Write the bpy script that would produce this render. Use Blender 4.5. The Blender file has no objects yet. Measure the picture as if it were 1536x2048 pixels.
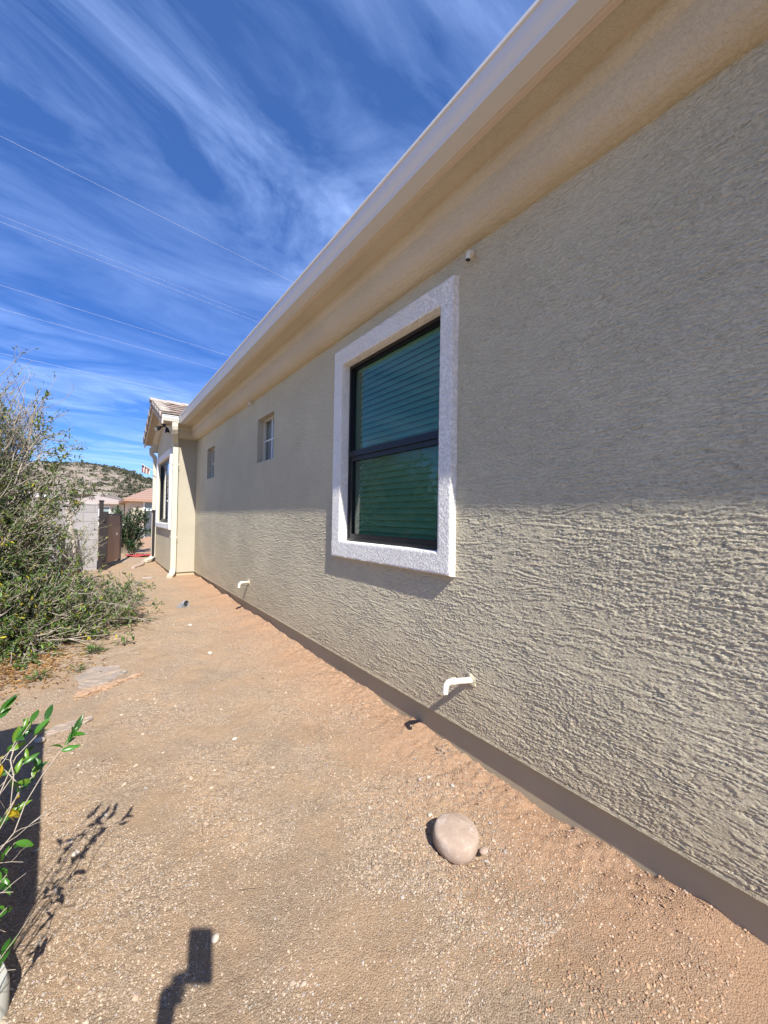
import bpy, bmesh, math, random
import numpy as np
from mathutils import Vector, Matrix
random.seed(7); RNG = np.random.default_rng(11)
sc = bpy.context.scene
col = sc.collection
R = math.radians

# ------------------------------------------------------------------ camera
YAW, PITCH, ROLL = 0.6409, 0.01652, 0.01648
CH = 1.37
fw = Vector((math.sin(YAW)*math.cos(PITCH), math.cos(YAW)*math.cos(PITCH), math.sin(PITCH)))
rt = Vector((math.cos(YAW), -math.sin(YAW), 0)); up = rt.cross(fw)
r2 = rt*math.cos(ROLL)+up*math.sin(ROLL); u2 = -rt*math.sin(ROLL)+up*math.cos(ROLL)
cam = bpy.data.cameras.new('camera'); camo = bpy.data.objects.new('camera', cam); col.objects.link(camo)
m = Matrix((r2, u2, -fw)).transposed().to_4x4(); m.translation = (0, 0, CH); camo.matrix_world = m
cam.sensor_fit = 'VERTICAL'; cam.sensor_height = 24.0; cam.sensor_width = 18.0
cam.lens = 24.0*775/2048
cam.clip_start = 0.01; cam.clip_end = 6000
sc.camera = camo

# ------------------------------------------------------------------ light
SUN_EL, SUN_AZ = 44.0, 12.85          # light travels towards this azimuth (from +Y to +X)
el, az = R(SUN_EL), R(SUN_AZ)
sd = Vector((math.cos(el)*math.sin(az), math.cos(el)*math.cos(az), -math.sin(el)))
sl = bpy.data.lights.new('sun', 'SUN'); sl.energy = 5.0; sl.angle = R(0.53); sl.color = (1.0, 0.955, 0.89)
so = bpy.data.objects.new('sun', sl); col.objects.link(so)
so.rotation_euler = sd.to_track_quat('-Z', 'Y').to_euler(); so.location = (0, 0, 20)
w = bpy.data.worlds.new('World'); sc.world = w; w.use_nodes = True
nt = w.node_tree; N = nt.nodes; L = nt.links
bg = N['Background']; bg.inputs['Strength'].default_value = 0.098
sky = N.new('ShaderNodeTexSky'); sky.sky_type = 'NISHITA'; sky.sun_disc = False
sky.sun_elevation = el; sky.sun_rotation = R(180+SUN_AZ); sky.air_density = 1.0; sky.dust_density = 0.25; sky.ozone_density = 2.2
sky.altitude = 600
# cirrus: noise laid on a high flat layer (direction / height), stretched along the wind
tc = N.new('ShaderNodeTexCoord'); sep = N.new('ShaderNodeSeparateXYZ'); L.new(tc.outputs['Generated'], sep.inputs[0])
def mth(op, a, b=None, tree=nt):
    n = tree.nodes.new('ShaderNodeMath'); n.operation = op
    for i, v in enumerate((a, b)):
        if v is None: continue
        if isinstance(v, (int, float)): n.inputs[i].default_value = v
        else: tree.links.new(v, n.inputs[i])
    return n.outputs[0]
zc = mth('MAXIMUM', sep.outputs[2], 0.03)
zc = mth('ADD', zc, 0.06)
cx = mth('DIVIDE', sep.outputs[0], zc); cy = mth('DIVIDE', sep.outputs[1], zc)
comb = N.new('ShaderNodeCombineXYZ'); L.new(cx, comb.inputs[0]); L.new(cy, comb.inputs[1])
def wmap(rot, scale, loc=(0, 0, 0)):
    mp = N.new('ShaderNodeMapping'); mp.inputs['Rotation'].default_value = (0, 0, R(rot)); L.new(comb.outputs[0], mp.inputs[0])
    m2 = N.new('ShaderNodeMapping'); m2.inputs['Scale'].default_value = scale; m2.inputs['Location'].default_value = loc
    L.new(mp.outputs[0], m2.inputs[0]); return m2.outputs[0]
def wnoise(vec, s, d, r, dist):
    n = N.new('ShaderNodeTexNoise'); n.inputs['Scale'].default_value = s; n.inputs['Detail'].default_value = d
    n.inputs['Roughness'].default_value = r; n.inputs['Distortion'].default_value = dist; L.new(vec, n.inputs['Vector']); return n.outputs['Fac']
def ramp(v, pts, tree=nt):
    n = tree.nodes.new('ShaderNodeValToRGB'); e = n.color_ramp.elements
    while len(e) < len(pts): e.new(0.5)
    for i, (p, c) in enumerate(pts):
        e[i].position = p; e[i].color = c if len(c) == 4 else (*c, 1)
    tree.links.new(v, n.inputs[0]); return n.outputs[0]
g = lambda v: (v, v, v)
n1 = wnoise(wmap(-6, (1.0, 2.0, 1), (3.1, 1.7, 0)), 0.95, 10, 0.60, 1.2)     # long bands
n2 = wnoise(wmap(-14, (2.0, 4.6, 1), (0.3, 5.2, 0)), 1.5, 12, 0.66, 1.0)    # fine fibres
n3 = wnoise(wmap(-15, (0.5, 0.9, 1), (1.0, 0.2, 0)), 0.8, 3, 0.5, 0.0)      # where they gather
c1 = ramp(n1, [(0.40, g(0)), (0.78, g(1))]); c2 = ramp(n2, [(0.30, g(0.45)), (0.75, g(1))]); c3 = ramp(n3, [(0.36, g(0.2)), (0.64, g(1))])
cl = mth('MULTIPLY', mth('MULTIPLY', c1, c2), c3); cl = mth('MULTIPLY', cl, 1.15)
cl = mth('ADD', cl, mth('MULTIPLY', c1, 0.10)); cl = mth('ADD', mth('MULTIPLY', mth('MINIMUM', cl, 0.72), .74), .07)
hs = N.new('ShaderNodeHueSaturation'); hs.inputs['Saturation'].default_value = 1.38; L.new(sky.outputs[0], hs.inputs['Color']); hs.inputs['Hue'].default_value = 0.512
mix = N.new('ShaderNodeMix'); mix.data_type = 'RGBA'; L.new(cl, mix.inputs[0]); 
hg = N.new('ShaderNodeMix'); hg.data_type = 'RGBA'; hg.blend_type = 'MULTIPLY'; hg.inputs[0].default_value = 1.0; L.new(hs.outputs[0], hg.inputs[6])
L.new(ramp(sep.outputs[2], [(0.0, (.66, .80, .97)), (.16, (.50, .70, .96)), (.40, (.62, .80, .99)), (.75, (1.0, 1.05, 1.12))]), hg.inputs[7]); L.new(hg.outputs[2], mix.inputs[6])
mix.inputs[7].default_value = (4.5, 6.3, 10.8, 1)
L.new(mix.outputs[2], bg.inputs['Color'])
sc.view_settings.view_transform = 'Standard'; sc.view_settings.look = 'None'; sc.view_settings.gamma = 1.0
sc.view_settings.exposure = 0.70

# ------------------------------------------------------------------ helpers
def empty(name, loc=(0, 0, 0), rz=0):
    o = bpy.data.objects.new(name, None); col.objects.link(o); o.location = loc; o.rotation_euler = (0, 0, rz); o.empty_display_size = .2; return o
def tag(o, label=None, cat=None, group=None, kind=None):
    for k, v in (('label', label), ('category', cat), ('group', group), ('kind', kind)):
        if v: o[k] = v
    return o
def link(name, me, mat, parent=None, smooth=False):
    o = bpy.data.objects.new(name, me); col.objects.link(o)
    if mat is not None: me.materials.append(mat)
    if parent is not None:
        o.parent = parent
    if smooth: me.polygons.foreach_set('use_smooth', np.ones(len(me.polygons), dtype=bool))
    return o
def nmesh(name, V, F, k=None, colors=None):
    """fast mesh: V (n,3), F (m,k) int"""
    V = np.ascontiguousarray(V, dtype=np.float32); F = np.ascontiguousarray(F, dtype=np.int32)
    me = bpy.data.meshes.new(name); me.vertices.add(len(V)); me.vertices.foreach_set('co', V.ravel())
    me.loops.add(F.size); me.loops.foreach_set('vertex_index', F.ravel())
    me.polygons.add(len(F)); me.polygons.foreach_set('loop_start', np.arange(0, F.size, F.shape[1], dtype=np.int32))
    me.update(calc_edges=True); me.validate()
    if colors is not None:
        a = me.color_attributes.new('hue', 'FLOAT_COLOR', 'POINT'); a.data.foreach_set('color', np.ascontiguousarray(colors, dtype=np.float32).ravel())
    return me
class MB:
    """mesh builder that collects boxes, prisms, tubes and sheets into ONE mesh"""
    def __init__(s): s.v = []; s.f = []
    def add(s, vs, fs):
        b = len(s.v); s.v += [tuple(p) for p in vs]; s.f += [tuple(i+b for i in f) for f in fs]; return s
    def box(s, a, b, rot=0, piv=None):
        x0, y0, z0 = a; x1, y1, z1 = b
        vs = [(x0,y0,z0),(x1,y0,z0),(x1,y1,z0),(x0,y1,z0),(x0,y0,z1),(x1,y0,z1),(x1,y1,z1),(x0,y1,z1)]
        if rot:
            p = Vector(piv or ((x0+x1)/2, (y0+y1)/2, 0)); M = Matrix.Rotation(rot, 3, 'Z'); vs = [tuple(M @ (Vector(q)-p)+p) for q in vs]
        return s.add(vs, [(0,3,2,1),(4,5,6,7),(0,1,5,4),(1,2,6,5),(2,3,7,6),(3,0,4,7)])
    def tube(s, pts, r, n=12, cap=True, hollow=False):
        pts = [Vector(p) for p in pts]; rs = r if hasattr(r, '__len__') else [r]*len(pts)
        b = len(s.v); prev = None
        for i, p in enumerate(pts):
            t = (pts[min(i+1, len(pts)-1)]-pts[max(i-1, 0)]).normalized()
            if prev is None:
                a = t.cross(Vector((0, 0, 1)));
                if a.length < .1: a = t.cross(Vector((0, 1, 0)))
                a.normalize()
            else: a = (prev-t*prev.dot(t)).normalized()
            prev = a; c = t.cross(a)
            for k in range(n):
                q = 2*math.pi*k/n; s.v.append(tuple(p+(a*math.cos(q)+c*math.sin(q))*rs[i]))
        for i in range(len(pts)-1):
            for k in range(n):
                k2 = (k+1) % n; s.f.append((b+i*n+k, b+i*n+k2, b+(i+1)*n+k2, b+(i+1)*n+k))
        if cap:
            s.f.append(tuple(b+k for k in range(n))[::-1]); s.f.append(tuple(b+(len(pts)-1)*n+k for k in range(n)))
        return s
    def loft(s, rings, closed=True, caps=True):
        b = len(s.v); n = len(rings[0])
        for rg in rings: s.v += [tuple(p) for p in rg]
        for i in range(len(rings)-1):
            for k in range(n if closed else n-1):
                k2 = (k+1) % n; s.f.append((b+i*n+k, b+i*n+k2, b+(i+1)*n+k2, b+(i+1)*n+k))
        if caps and closed:
            s.f.append(tuple(b+k for k in range(n))[::-1]); s.f.append(tuple(b+(len(rings)-1)*n+k for k in range(n)))
        return s
    def build(s, name, mat, parent=None, smooth=False, bevel=0):
        me = bpy.data.meshes.new(name); me.from_pydata(s.v, [], s.f); me.update()
        bm = bmesh.new(); bm.from_mesh(me); bmesh.ops.recalc_face_normals(bm, faces=bm.faces)
        if bevel: bmesh.ops.bevel(bm, geom=bm.edges[:], offset=bevel, segments=2, affect='EDGES', profile=.5, clamp_overlap=True)
        bm.to_mesh(me); bm.free()
        o = link(name, me, mat, parent, smooth)
        if smooth:
            try: me.set_sharp_from_angle(angle=R(40))
            except Exception: pass
        return o

# ------------------------------------------------------------------ materials
def mat(name, base=(.5, .5, .5), rough=.7, metal=0, spec=.4):
    mt = bpy.data.materials.new(name); mt.use_nodes = True; b = mt.node_tree.nodes['Principled BSDF']
    b.inputs['Base Color'].default_value = (*base, 1); b.inputs['Roughness'].default_value = rough; b.inputs['Metallic'].default_value = metal
    b.inputs['Specular IOR Level'].default_value = spec; return mt
def T(mt): return mt.node_tree
def bsdf(mt): return mt.node_tree.nodes['Principled BSDF']
def pos(t):
    n = t.nodes.new('ShaderNodeNewGeometry'); return n.outputs['Position']
def noise(t, vec, s, d=4, r=.55, dist=0, out='Fac'):
    n = t.nodes.new('ShaderNodeTexNoise'); n.inputs['Scale'].default_value = s; n.inputs['Detail'].default_value = d
    n.inputs['Roughness'].default_value = r; n.inputs['Distortion'].default_value = dist; t.links.new(vec, n.inputs['Vector']); return n.outputs[out]
def mapping(t, vec, scale=(1, 1, 1), rot=(0, 0, 0)):
    n = t.nodes.new('ShaderNodeMapping'); n.inputs['Scale'].default_value = scale; n.inputs['Rotation'].default_value = rot; t.links.new(vec, n.inputs[0]); return n.outputs[0]
def mixc(t, fac, a, b, mode='MIX'):
    n = t.nodes.new('ShaderNodeMix'); n.data_type = 'RGBA'; n.blend_type = mode
    for i, v in ((0, fac), (6, a), (7, b)):
        if isinstance(v, (int, float)): n.inputs[i].default_value = v
        elif isinstance(v, tuple): n.inputs[i].default_value = (*v, 1) if len(v) == 3 else v
        else: t.links.new(v, n.inputs[i])
    return n.outputs[2]
def bump(t, h, dist=.003, strength=1, prev=None):
    n = t.nodes.new('ShaderNodeBump'); n.inputs['Distance'].default_value = dist; n.inputs['Strength'].default_value = strength
    t.links.new(h, n.inputs['Height'])
    if prev is not None: t.links.new(prev, n.inputs['Normal'])
    return n.outputs['Normal']
def stucco(name, base, b1=.004, b2=.0012, along='Y', s=1.0, var=.06, rough=.9):
    mt = mat(name, base, rough, spec=.2); t = T(mt); p = pos(t)
    st = {'Y': (1, .45, 1.35), 'X': (.45, 1, 1.35), 'N': (1, 1, 1)}[along]
    q = mapping(t, p, st)
    h1 = noise(t, q, 48*s, 5, .62, .9); h1 = ramp(h1, [(.40, g(0)), (.50, g(.75)), (.62, g(1))], t)
    h2 = noise(t, q, 210*s, 4, .6, .3)
    nrm = bump(t, h2, b2, 1); nrm = bump(t, h1, b1, 1, nrm) if b1 else nrm
    t.links.new(nrm, bsdf(mt).inputs['Normal'])
    big = noise(t, p, 1.3, 4, .6); fine = noise(t, q, 60, 3)
    d = tuple(c*(1-var*1.6) for c in base); u = tuple(min(1, c*(1+var)) for c in base)
    c = mixc(t, ramp(big, [(.3, g(0)), (.7, g(1))], t), d, u); c = mixc(t, mth('MULTIPLY', fine, .22, t), c, tuple(k*.8 for k in base))
    t.links.new(c, bsdf(mt).inputs['Base Color']); return mt
def huemat(name, rough=.6, spec=.3, trans=0, scale_noise=0, sub=None):
    mt = mat(name, (.5, .5, .5), rough, spec=spec); t = T(mt); a = t.nodes.new('ShaderNodeAttribute'); a.attribute_name = 'hue'
    c = a.outputs['Color']
    if scale_noise:
        n = noise(t, pos(t), scale_noise, 3); c = mixc(t, 1.0, c, ramp(n, [(.3, g(.75)), (.7, g(1.15))], t), 'MULTIPLY')
    t.links.new(c, bsdf(mt).inputs['Base Color'])
    if trans:
        tr = t.nodes.new('ShaderNodeBsdfTranslucent'); t.links.new(c, tr.inputs['Color']); ms = t.nodes.new('ShaderNodeMixShader'); ms.inputs[0].default_value = trans
        t.links.new(bsdf(mt).outputs[0], ms.inputs[1]); t.links.new(tr.outputs[0], ms.inputs[2]); t.links.new(ms.outputs[0], t.nodes['Material Output'].inputs['Surface'])
    return mt
TAUPE = (.655, .585, .415)
M_wall = stucco('stucco wall', TAUPE, b1=.0022, b2=.0022, s=1.9, along='Y')
def splash(mt, z0, z1, amt, colr):
    t = T(mt); b = bsdf(mt); src = b.inputs['Base Color'].links[0].from_socket; p = pos(t); sp = t.nodes.new('ShaderNodeSeparateXYZ'); t.links.new(p, sp.inputs[0])
    mr = t.nodes.new('ShaderNodeMapRange'); mr.inputs['From Min'].default_value = z1; mr.inputs['From Max'].default_value = z0; t.links.new(mth('ADD', sp.outputs[2], mth('MULTIPLY', noise(t, p, 4, 6, .7), .35, t), t), mr.inputs['Value'])
    t.links.new(mixc(t, mth('MULTIPLY', mth('MULTIPLY', mr.outputs[0], noise(t, p, 26, 5, .8), t), amt, t), src, colr), b.inputs['Base Color'])
splash(M_wall, .25, .85, .55, (.42, .30, .19))
M_wall2 = stucco('stucco far wall', TAUPE, b1=.005, b2=.0012, along='Y', s=1)
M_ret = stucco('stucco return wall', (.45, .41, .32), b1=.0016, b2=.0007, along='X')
M_crown = stucco('stucco crown', (.60, .53, .40), b1=.0012, b2=.0012, along='N', s=1.3)
M_trim = stucco('white stucco trim', (.90, .875, .815), b1=.0046, b2=.001, along='N', s=.95, var=.03)
M_plinth = stucco('plinth paint', (.46, .42, .29), b1=0, b2=.0003, along='Y', var=.05)
splash(M_plinth, .10, .40, .9, (.45, .31, .20))
M_gutter = mat('gutter paint', (.66, .655, .64), .32, spec=.55)
M_fascia = mat('fascia paint', (.64, .53, .41), .6)
M_ds = mat('downspout paint', (.58, .54, .43), .5)
M_black = mat('black frame', (.012, .012, .014), .35)
M_pvc = mat('pvc pipe paint', (.76, .70, .58), .5)
M_blind = mat('blind slat', (.72, .80, .72), .6)
M_white = mat('white vinyl', (.78, .78, .76), .45)
M_dark = mat('interior dark', (.05, .05, .05), .9)
M_int = mat('interior wall paint', (.5, .48, .44), .9)
def glassmat(name, tint, refl, rough=.01):
    mt = bpy.data.materials.new(name); mt.use_nodes = True; t = mt.node_tree; t.nodes.remove(bsdf(mt))
    tr = t.nodes.new('ShaderNodeBsdfTransparent'); tr.inputs[0].default_value = (*tint, 1)
    gl = t.nodes.new('ShaderNodeBsdfGlossy'); gl.inputs['Roughness'].default_value = rough; gl.inputs[0].default_value = (.95, .97, 1, 1)
    lw = t.nodes.new('ShaderNodeLayerWeight'); lw.inputs['Blend'].default_value = .5
    fr = mth('ADD', mth('MULTIPLY', mth('POWER', lw.outputs['Facing'], 4.0, t), .8, t), refl, t)
    ms = t.nodes.new('ShaderNodeMixShader'); t.links.new(fr, ms.inputs[0]); t.links.new(tr.outputs[0], ms.inputs[1]); t.links.new(gl.outputs[0], ms.inputs[2])
    t.links.new(ms.outputs[0], t.nodes['Material Output'].inputs['Surface']); return mt
M_glass = glassmat('tinted glass', (.55, .70, .62), .045)
M_glass2 = glassmat('clear glass', (.86, .9, .9), .12)
M_tile = huemat('concrete roof tile', .85, .2, 0, 20)
M_metal = mat('gate steel', (.035, .028, .027), .5, .3)

# ------------------------------------------------------------------ noise fields
def fft_noise(n, lx, ly, beta, seed):
    """periodic noise n x n; power falls off below wavelengths lx, ly (in cells)"""
    r = np.random.default_rng(seed); f = np.fft.fft2(r.standard_normal((n, n)))
    ky = np.fft.fftfreq(n)[:, None]*ly; kx = np.fft.fftfreq(n)[None, :]*lx
    k = np.sqrt(kx**2+ky**2); amp = 1/(1+k**2)**(beta/2)*np.exp(-(.12/(k+1e-6))**2*.5)
    a = np.real(np.fft.ifft2(f*amp)); return (a-a.mean())/a.std()
def samp(a, u, v):
    n = a.shape[0]; u = np.mod(u, n); v = np.mod(v, n); i = np.floor(u).astype(int); j = np.floor(v).astype(int); fu = u-i; fv = v-j
    i %= n; j %= n; i1 = (i+1) % n; j1 = (j+1) % n
    return (a[j, i]*(1-fu)+a[j, i1]*fu)*(1-fv)+(a[j1, i]*(1-fu)+a[j1, i1]*fu)*fv
sst = lambda x, a, b: (lambda t: t*t*(3-2*t))(np.clip((x-a)/(b-a), 0, 1))
SN = 1024
nA = fft_noise(SN, 14, 6, 3.6, 1); nB = fft_noise(SN, 6, 3.2, 3.0, 2); nC = fft_noise(SN, 70, 40, 3, 3); nD = fft_noise(SN, 36, 11, 3.2, 4); nL = fft_noise(SN, 60, 26, 4.0, 9)

def axis(segs):
    out = [segs[0][0]]
    for a, b, d0, d1 in segs:
        x = a
        while x < b-1e-9:
            t = (x-a)/(b-a); st = d0+(d1-d0)*t; x = min(b, x+st); out.append(x)
    return np.array(out)
def snapin(ax, vals):
    ax = ax.copy()
    for v in vals:
        ax[np.argmin(abs(ax-v))] = v
    return ax
def gridfaces(ny, nx, mask=None):
    idx = np.arange(ny*nx).reshape(ny, nx); F = np.stack([idx[:-1, :-1], idx[:-1, 1:], idx[1:, 1:], idx[1:, :-1]], -1)
    if mask is not None: return F[mask]
    return F.reshape(-1, 4)

# ------------------------------------------------------------------ house
WX, RY, BX = 1.72, 9.04, 1.28           # main wall plane, return wall plane, bay wall plane
house = tag(empty('house', (WX, 0, 0)), 'single storey taupe stucco house with white gutter and black framed window', 'house')
def H(o):
    o.location = (-WX, 0, 0); return o
def hb(mb, name, mt, smooth=False, bevel=0, parent=None):
    o = mb.build(name, mt, parent or house, smooth, bevel)
    if parent is None: H(o)
    return o
OPEN = [(1.70, 2.895, 1.165, 2.692), (4.575, 5.165, 2.08, 2.66), (7.50, 8.05, 2.07, 2.65)]
ya = axis([(-4, -.4, .08, .02), (-.4, 1.6, .0040, .0040), (1.6, 4.0, .0040, .009), (4.0, 9.04, .009, .022)])
za = axis([(.19, 1.5, .0030, .0030), (1.5, 2.98, .0034, .0034), (2.98, 3.4, .05, .05)])
ya = snapin(ya, [o[0] for o in OPEN]+[o[1] for o in OPEN]); za = snapin(za, [o[2] for o in OPEN]+[o[3] for o in OPEN])
YY, ZZ = np.meshgrid(ya, za)
CS = .0030
u = YY/CS; v = ZZ/CS; u = u*1.0; v = v*1.0
wu = samp(nC, u*.35+100, v*.35); wv = samp(nC, u*.35, v*.35+300)
tilt = .16*samp(nC, u*.12, v*.12+50)                      # trowel direction wanders
uu = (u+wu*3)*2.3; vv = (v+wv*6+tilt*30)*2.7
a = samp(nA, uu, vv); b = samp(nB, uu, vv); dsm = samp(nD, u*.8+40, vv*.8+11)
rough_zone = sst(samp(nC, u*.22+500, v*.22+77), -1.0, .7)
ph_ = ZZ/.019+.55*samp(nL, YY/.0040+19, ZZ/.0020+5)+.10*samp(nD, YY/.0012, ZZ/.0012)+.045*a+.03*b; cell = np.floor(ph_)
pm = sst(samp(nL, YY/.0022+cell*37.7, cell*91.3), -.4, .5)            # each trowel ledge comes and goes along its length
ph2 = ZZ/.0105+.9*samp(nL, YY/.002+90, ZZ/.0010+33)+.10*a+.06*b; c2 = np.floor(ph2); pm2 = sst(samp(nL, YY/.0011+c2*31.1, c2*57.3), .0, .9)
h = (1-np.mod(ph_, 1.0))**1.3*.0023*pm-.0026*pm*np.exp(-((np.mod(ph_, 1.0)-.91)/.07)**2)+(1-np.mod(ph2, 1.0))*.0014*pm2-.0012*pm2*np.exp(-((np.mod(ph2, 1.0)-.86)/.12)**2)
h += (sst(a+.3*b, -.2, .3)*.0014+sst(b, .3, 1.)*.0009)*(.25+.75*rough_zone)+b*.0003
h += samp(nC, u*.3, v*.3)*.0006
edge = np.ones_like(h)
for (y0, y1, z0, z1) in OPEN:
    d = np.maximum(np.maximum(y0-YY, YY-y1), np.maximum(z0-ZZ, ZZ-z1)); edge *= sst(d, 0, .02)
edge *= sst(ZZ, .19, .20)*.9+.1
Xw = WX-h*edge
V = np.stack([Xw, YY, ZZ], -1).reshape(-1, 3)
yc = (ya[1:]+ya[:-1])/2; zc_ = (za[1:]+za[:-1])/2; YC, ZC = np.meshgrid(yc, zc_)
msk = np.ones_like(YC, bool)
for (y0, y1, z0, z1) in OPEN: msk &= ~((YC > y0) & (YC < y1) & (ZC > z0) & (ZC < z1))
me = nmesh('wall', V, gridfaces(len(za), len(ya), msk)[:, ::-1]); H(link('wall', me, M_wall, house, True))
# stucco lip under the wall (weep screed) and plinth
mb = MB()
mb.box((1.718, -4, .176), (1.80, RY, .19)); hb(mb, 'drip_edge', M_wall2)
mb = MB(); mb.box((1.752, -4, -.3), (1.95, RY+.03, .176)); mb.box((1.31, RY+.03, -.3), (1.752, RY+.2, .176)); mb.box((1.31, RY+.2, -.3), (1.5, 11.6, .176))
hb(mb, 'plinth', M_plinth)
# return wall and bay wall
mb = MB(); mb.box((BX, RY, .176), (WX+.03, RY+.15, 3.4)); hb(mb, 'return_wall', M_ret)
mb = MB()
bw = (9.31, 11.25, 1.19, 2.63)
for (a0, b0) in (((BX+.001, RY+.15, .176), (BX+.12, bw[0], 3.3)), ((BX+.001, bw[1], .176), (BX+.12, 11.6, 3.3)), ((BX+.001, bw[0], .176), (BX+.12, bw[1], bw[2])), ((BX+.001, bw[0], bw[3]), (BX+.12, bw[1], 3.3))): mb.box(a0, b0)
mb.add([(BX+.001, 8.9, 3.3), (BX+.001, 11.6, 3.3), (BX+.001, 10.25, 3.80), (BX+.12, 8.9, 3.3), (BX+.12, 11.6, 3.3), (BX+.12, 10.25, 3.80)], [(0, 1, 2), (3, 5, 4), (0, 2, 5, 3), (1, 4, 5, 2), (0, 3, 4, 1)])
hb(mb, 'bay_wall', M_wall2)
# rest of the shell so that the house is a solid building
mb = MB(); mb.box((1.95, -4, -.3), (9.5, -3.85, 3.3)); mb.box((9.5, -4, -.3), (9.7, 16, 3.3)); mb.box((BX+.12, 11.45, -.3), (9.5, 11.6, 3.3))
mb.box((1.72, -4, 3.34), (9.5, 11.6, 3.4)); hb(mb, 'outer_shell', M_wall2)
mb = MB(); mb.box((3.4, -3.8, 0), (3.45, 11.4, 3.3)); mb.box((1.76, 3.6, 0), (3.4, 3.65, 3.3)); mb.box((1.96, -3.8, .1), (3.4, 11.4, .14)); hb(mb, 'interior_wall', M_int)

# ---- eave: profile swept along Y, mitred and returned along X
def sweep(prof, y0, y1, mt, name, x_end=None, smooth=True):
    """prof: list of (offset from wall, z). main run from y0 to the mitre then across the return to x_end"""
    mb = MB(); rings = []
    rings.append([(WX-o, y0, z) for o, z in prof]); rings.append([(WX-o, RY-o, z) for o, z in prof]); rings.append([(x_end, RY-o, z) for o, z in prof])
    mb.loft(rings, closed=True, caps=True); return mb
crown = [(-.02, 2.956), (.02, 2.957), (.045, 2.962), (.068, 2.972), (.092, 2.990), (.113, 3.015), (.128, 3.047), (.137, 3.083), (.141, 3.112), (.145, 3.130), (.158, 3.142), (.165, 3.165), (.170, 3.20), (-.02, 3.20)]
# displaced crown: dense strips
def crown_mesh():
    cp = crown[:-1]; P = []
    for (o1, z1), (o2, z2) in zip(cp[:-1], cp[1:]):
        nseg = max(1, int(math.hypot(o2-o1, z2-z1)/.006))
        for k in range(nseg): P.append((o1+(o2-o1)*k/nseg, z1+(z2-z1)*k/nseg))
    P.append(cp[-1]); P = np.array(P)
    tn = np.gradient(P, axis=0); tn /= np.linalg.norm(tn, axis=1)[:, None]; nn = np.stack([tn[:, 1], -tn[:, 0]], -1)
    s = np.cumsum(np.r_[0, np.linalg.norm(np.diff(P, axis=0), axis=1)])
    yl = axis([(-4, -.3, .08, .03), (-.3, 2.5, .007, .009), (2.5, 8.6, .012, .03)]); Vv = []
    S, Yg = np.meshgrid(s, yl); hh = (sst(samp(nA, Yg/.004, S/.003), -.2, .6)*.0016+samp(nC, Yg/.006, S/.006)*.0016)*sst(S, 0, .02)
    O = P[:, 0][None]+nn[:, 0][None]*hh; Z = P[:, 1][None]+nn[:, 1][None]*hh
    Vm = np.stack([WX-O, Yg, Z], -1).reshape(-1, 3); F = gridfaces(len(yl), len(s))
    mb = MB(); pf = [(o, z) for o, z in P[::2]]
    # mitre piece + return piece
    r0 = [(WX-o, 8.6, z) for o, z in pf]; r1 = [(WX-o, RY-o, z) for o, z in pf]; r3 = [(BX-.04, RY-o, z) for o, z in pf]
    mb.loft([r0, r1, r3], closed=False, caps=False)
    V2 = np.array(mb.v); F2 = np.array(mb.f)+len(Vm)
    return nmesh('crown', np.r_[Vm, V2], np.r_[F, F2])
H(link('crown_moulding', crown_mesh(), M_crown, house, True))
mb = MB(); mb.box((1.435, -4, 3.195), (1.60, RY-.29, 3.215)); mb.box((1.02, RY-.31, 3.196), (1.60, RY-.02, 3.216)); hb(mb, 'soffit', M_crown)
mb = MB(); mb.box((1.412, -4, 3.188), (1.435, RY-.31, 3.36)); mb.box((1.02, RY-.335, 3.188), (1.412, RY-.31, 3.36)); hb(mb, 'fascia', M_fascia)
# gutter, K profile, o = distance out from the fascia
gp = [(0, 3.318), (0, 3.203), (.090, 3.203), (.0925, 3.208), (.0925, 3.214), (.095, 3.224), (.101, 3.236), (.110, 3.252), (.116, 3.270), (.1185, 3.29), (.1185, 3.306), (.127, 3.309), (.1275, 3.325), (.119, 3.325), (.119, 3.312), (.1145, 3.306), (.1145, 3.29), (.112, 3.27), (.106, 3.256), (.097, 3.242), (.090, 3.231), (.087, 3.21), (.006, 3.21), (.006, 3.318)]
GF = 1.411; GY = RY-.336
mb = MB(); rings = [[(GF-o, -4, z) for o, z in gp]]
for yy in list(np.linspace(-3.5, 8.2, 24)): rings.append([(GF-o, yy, z+.0012*math.sin(yy*2.1)) for o, z in gp])
rings += [[(GF-o, GY-o, z) for o, z in gp], [(1.0, GY-o, z) for o, z in gp]]
mb.loft(rings, closed=True, caps=True)
gut = hb(mb, 'gutter', M_gutter, smooth=True)
mb = MB()
for yy in np.arange(-2.6, 8.4, .9): mb = MB(); mb.box((GF-.116, yy, 3.316), (GF+.0, yy+.025, 3.319)); mb.build('gutter_hanger', M_gutter, gut)
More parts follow.
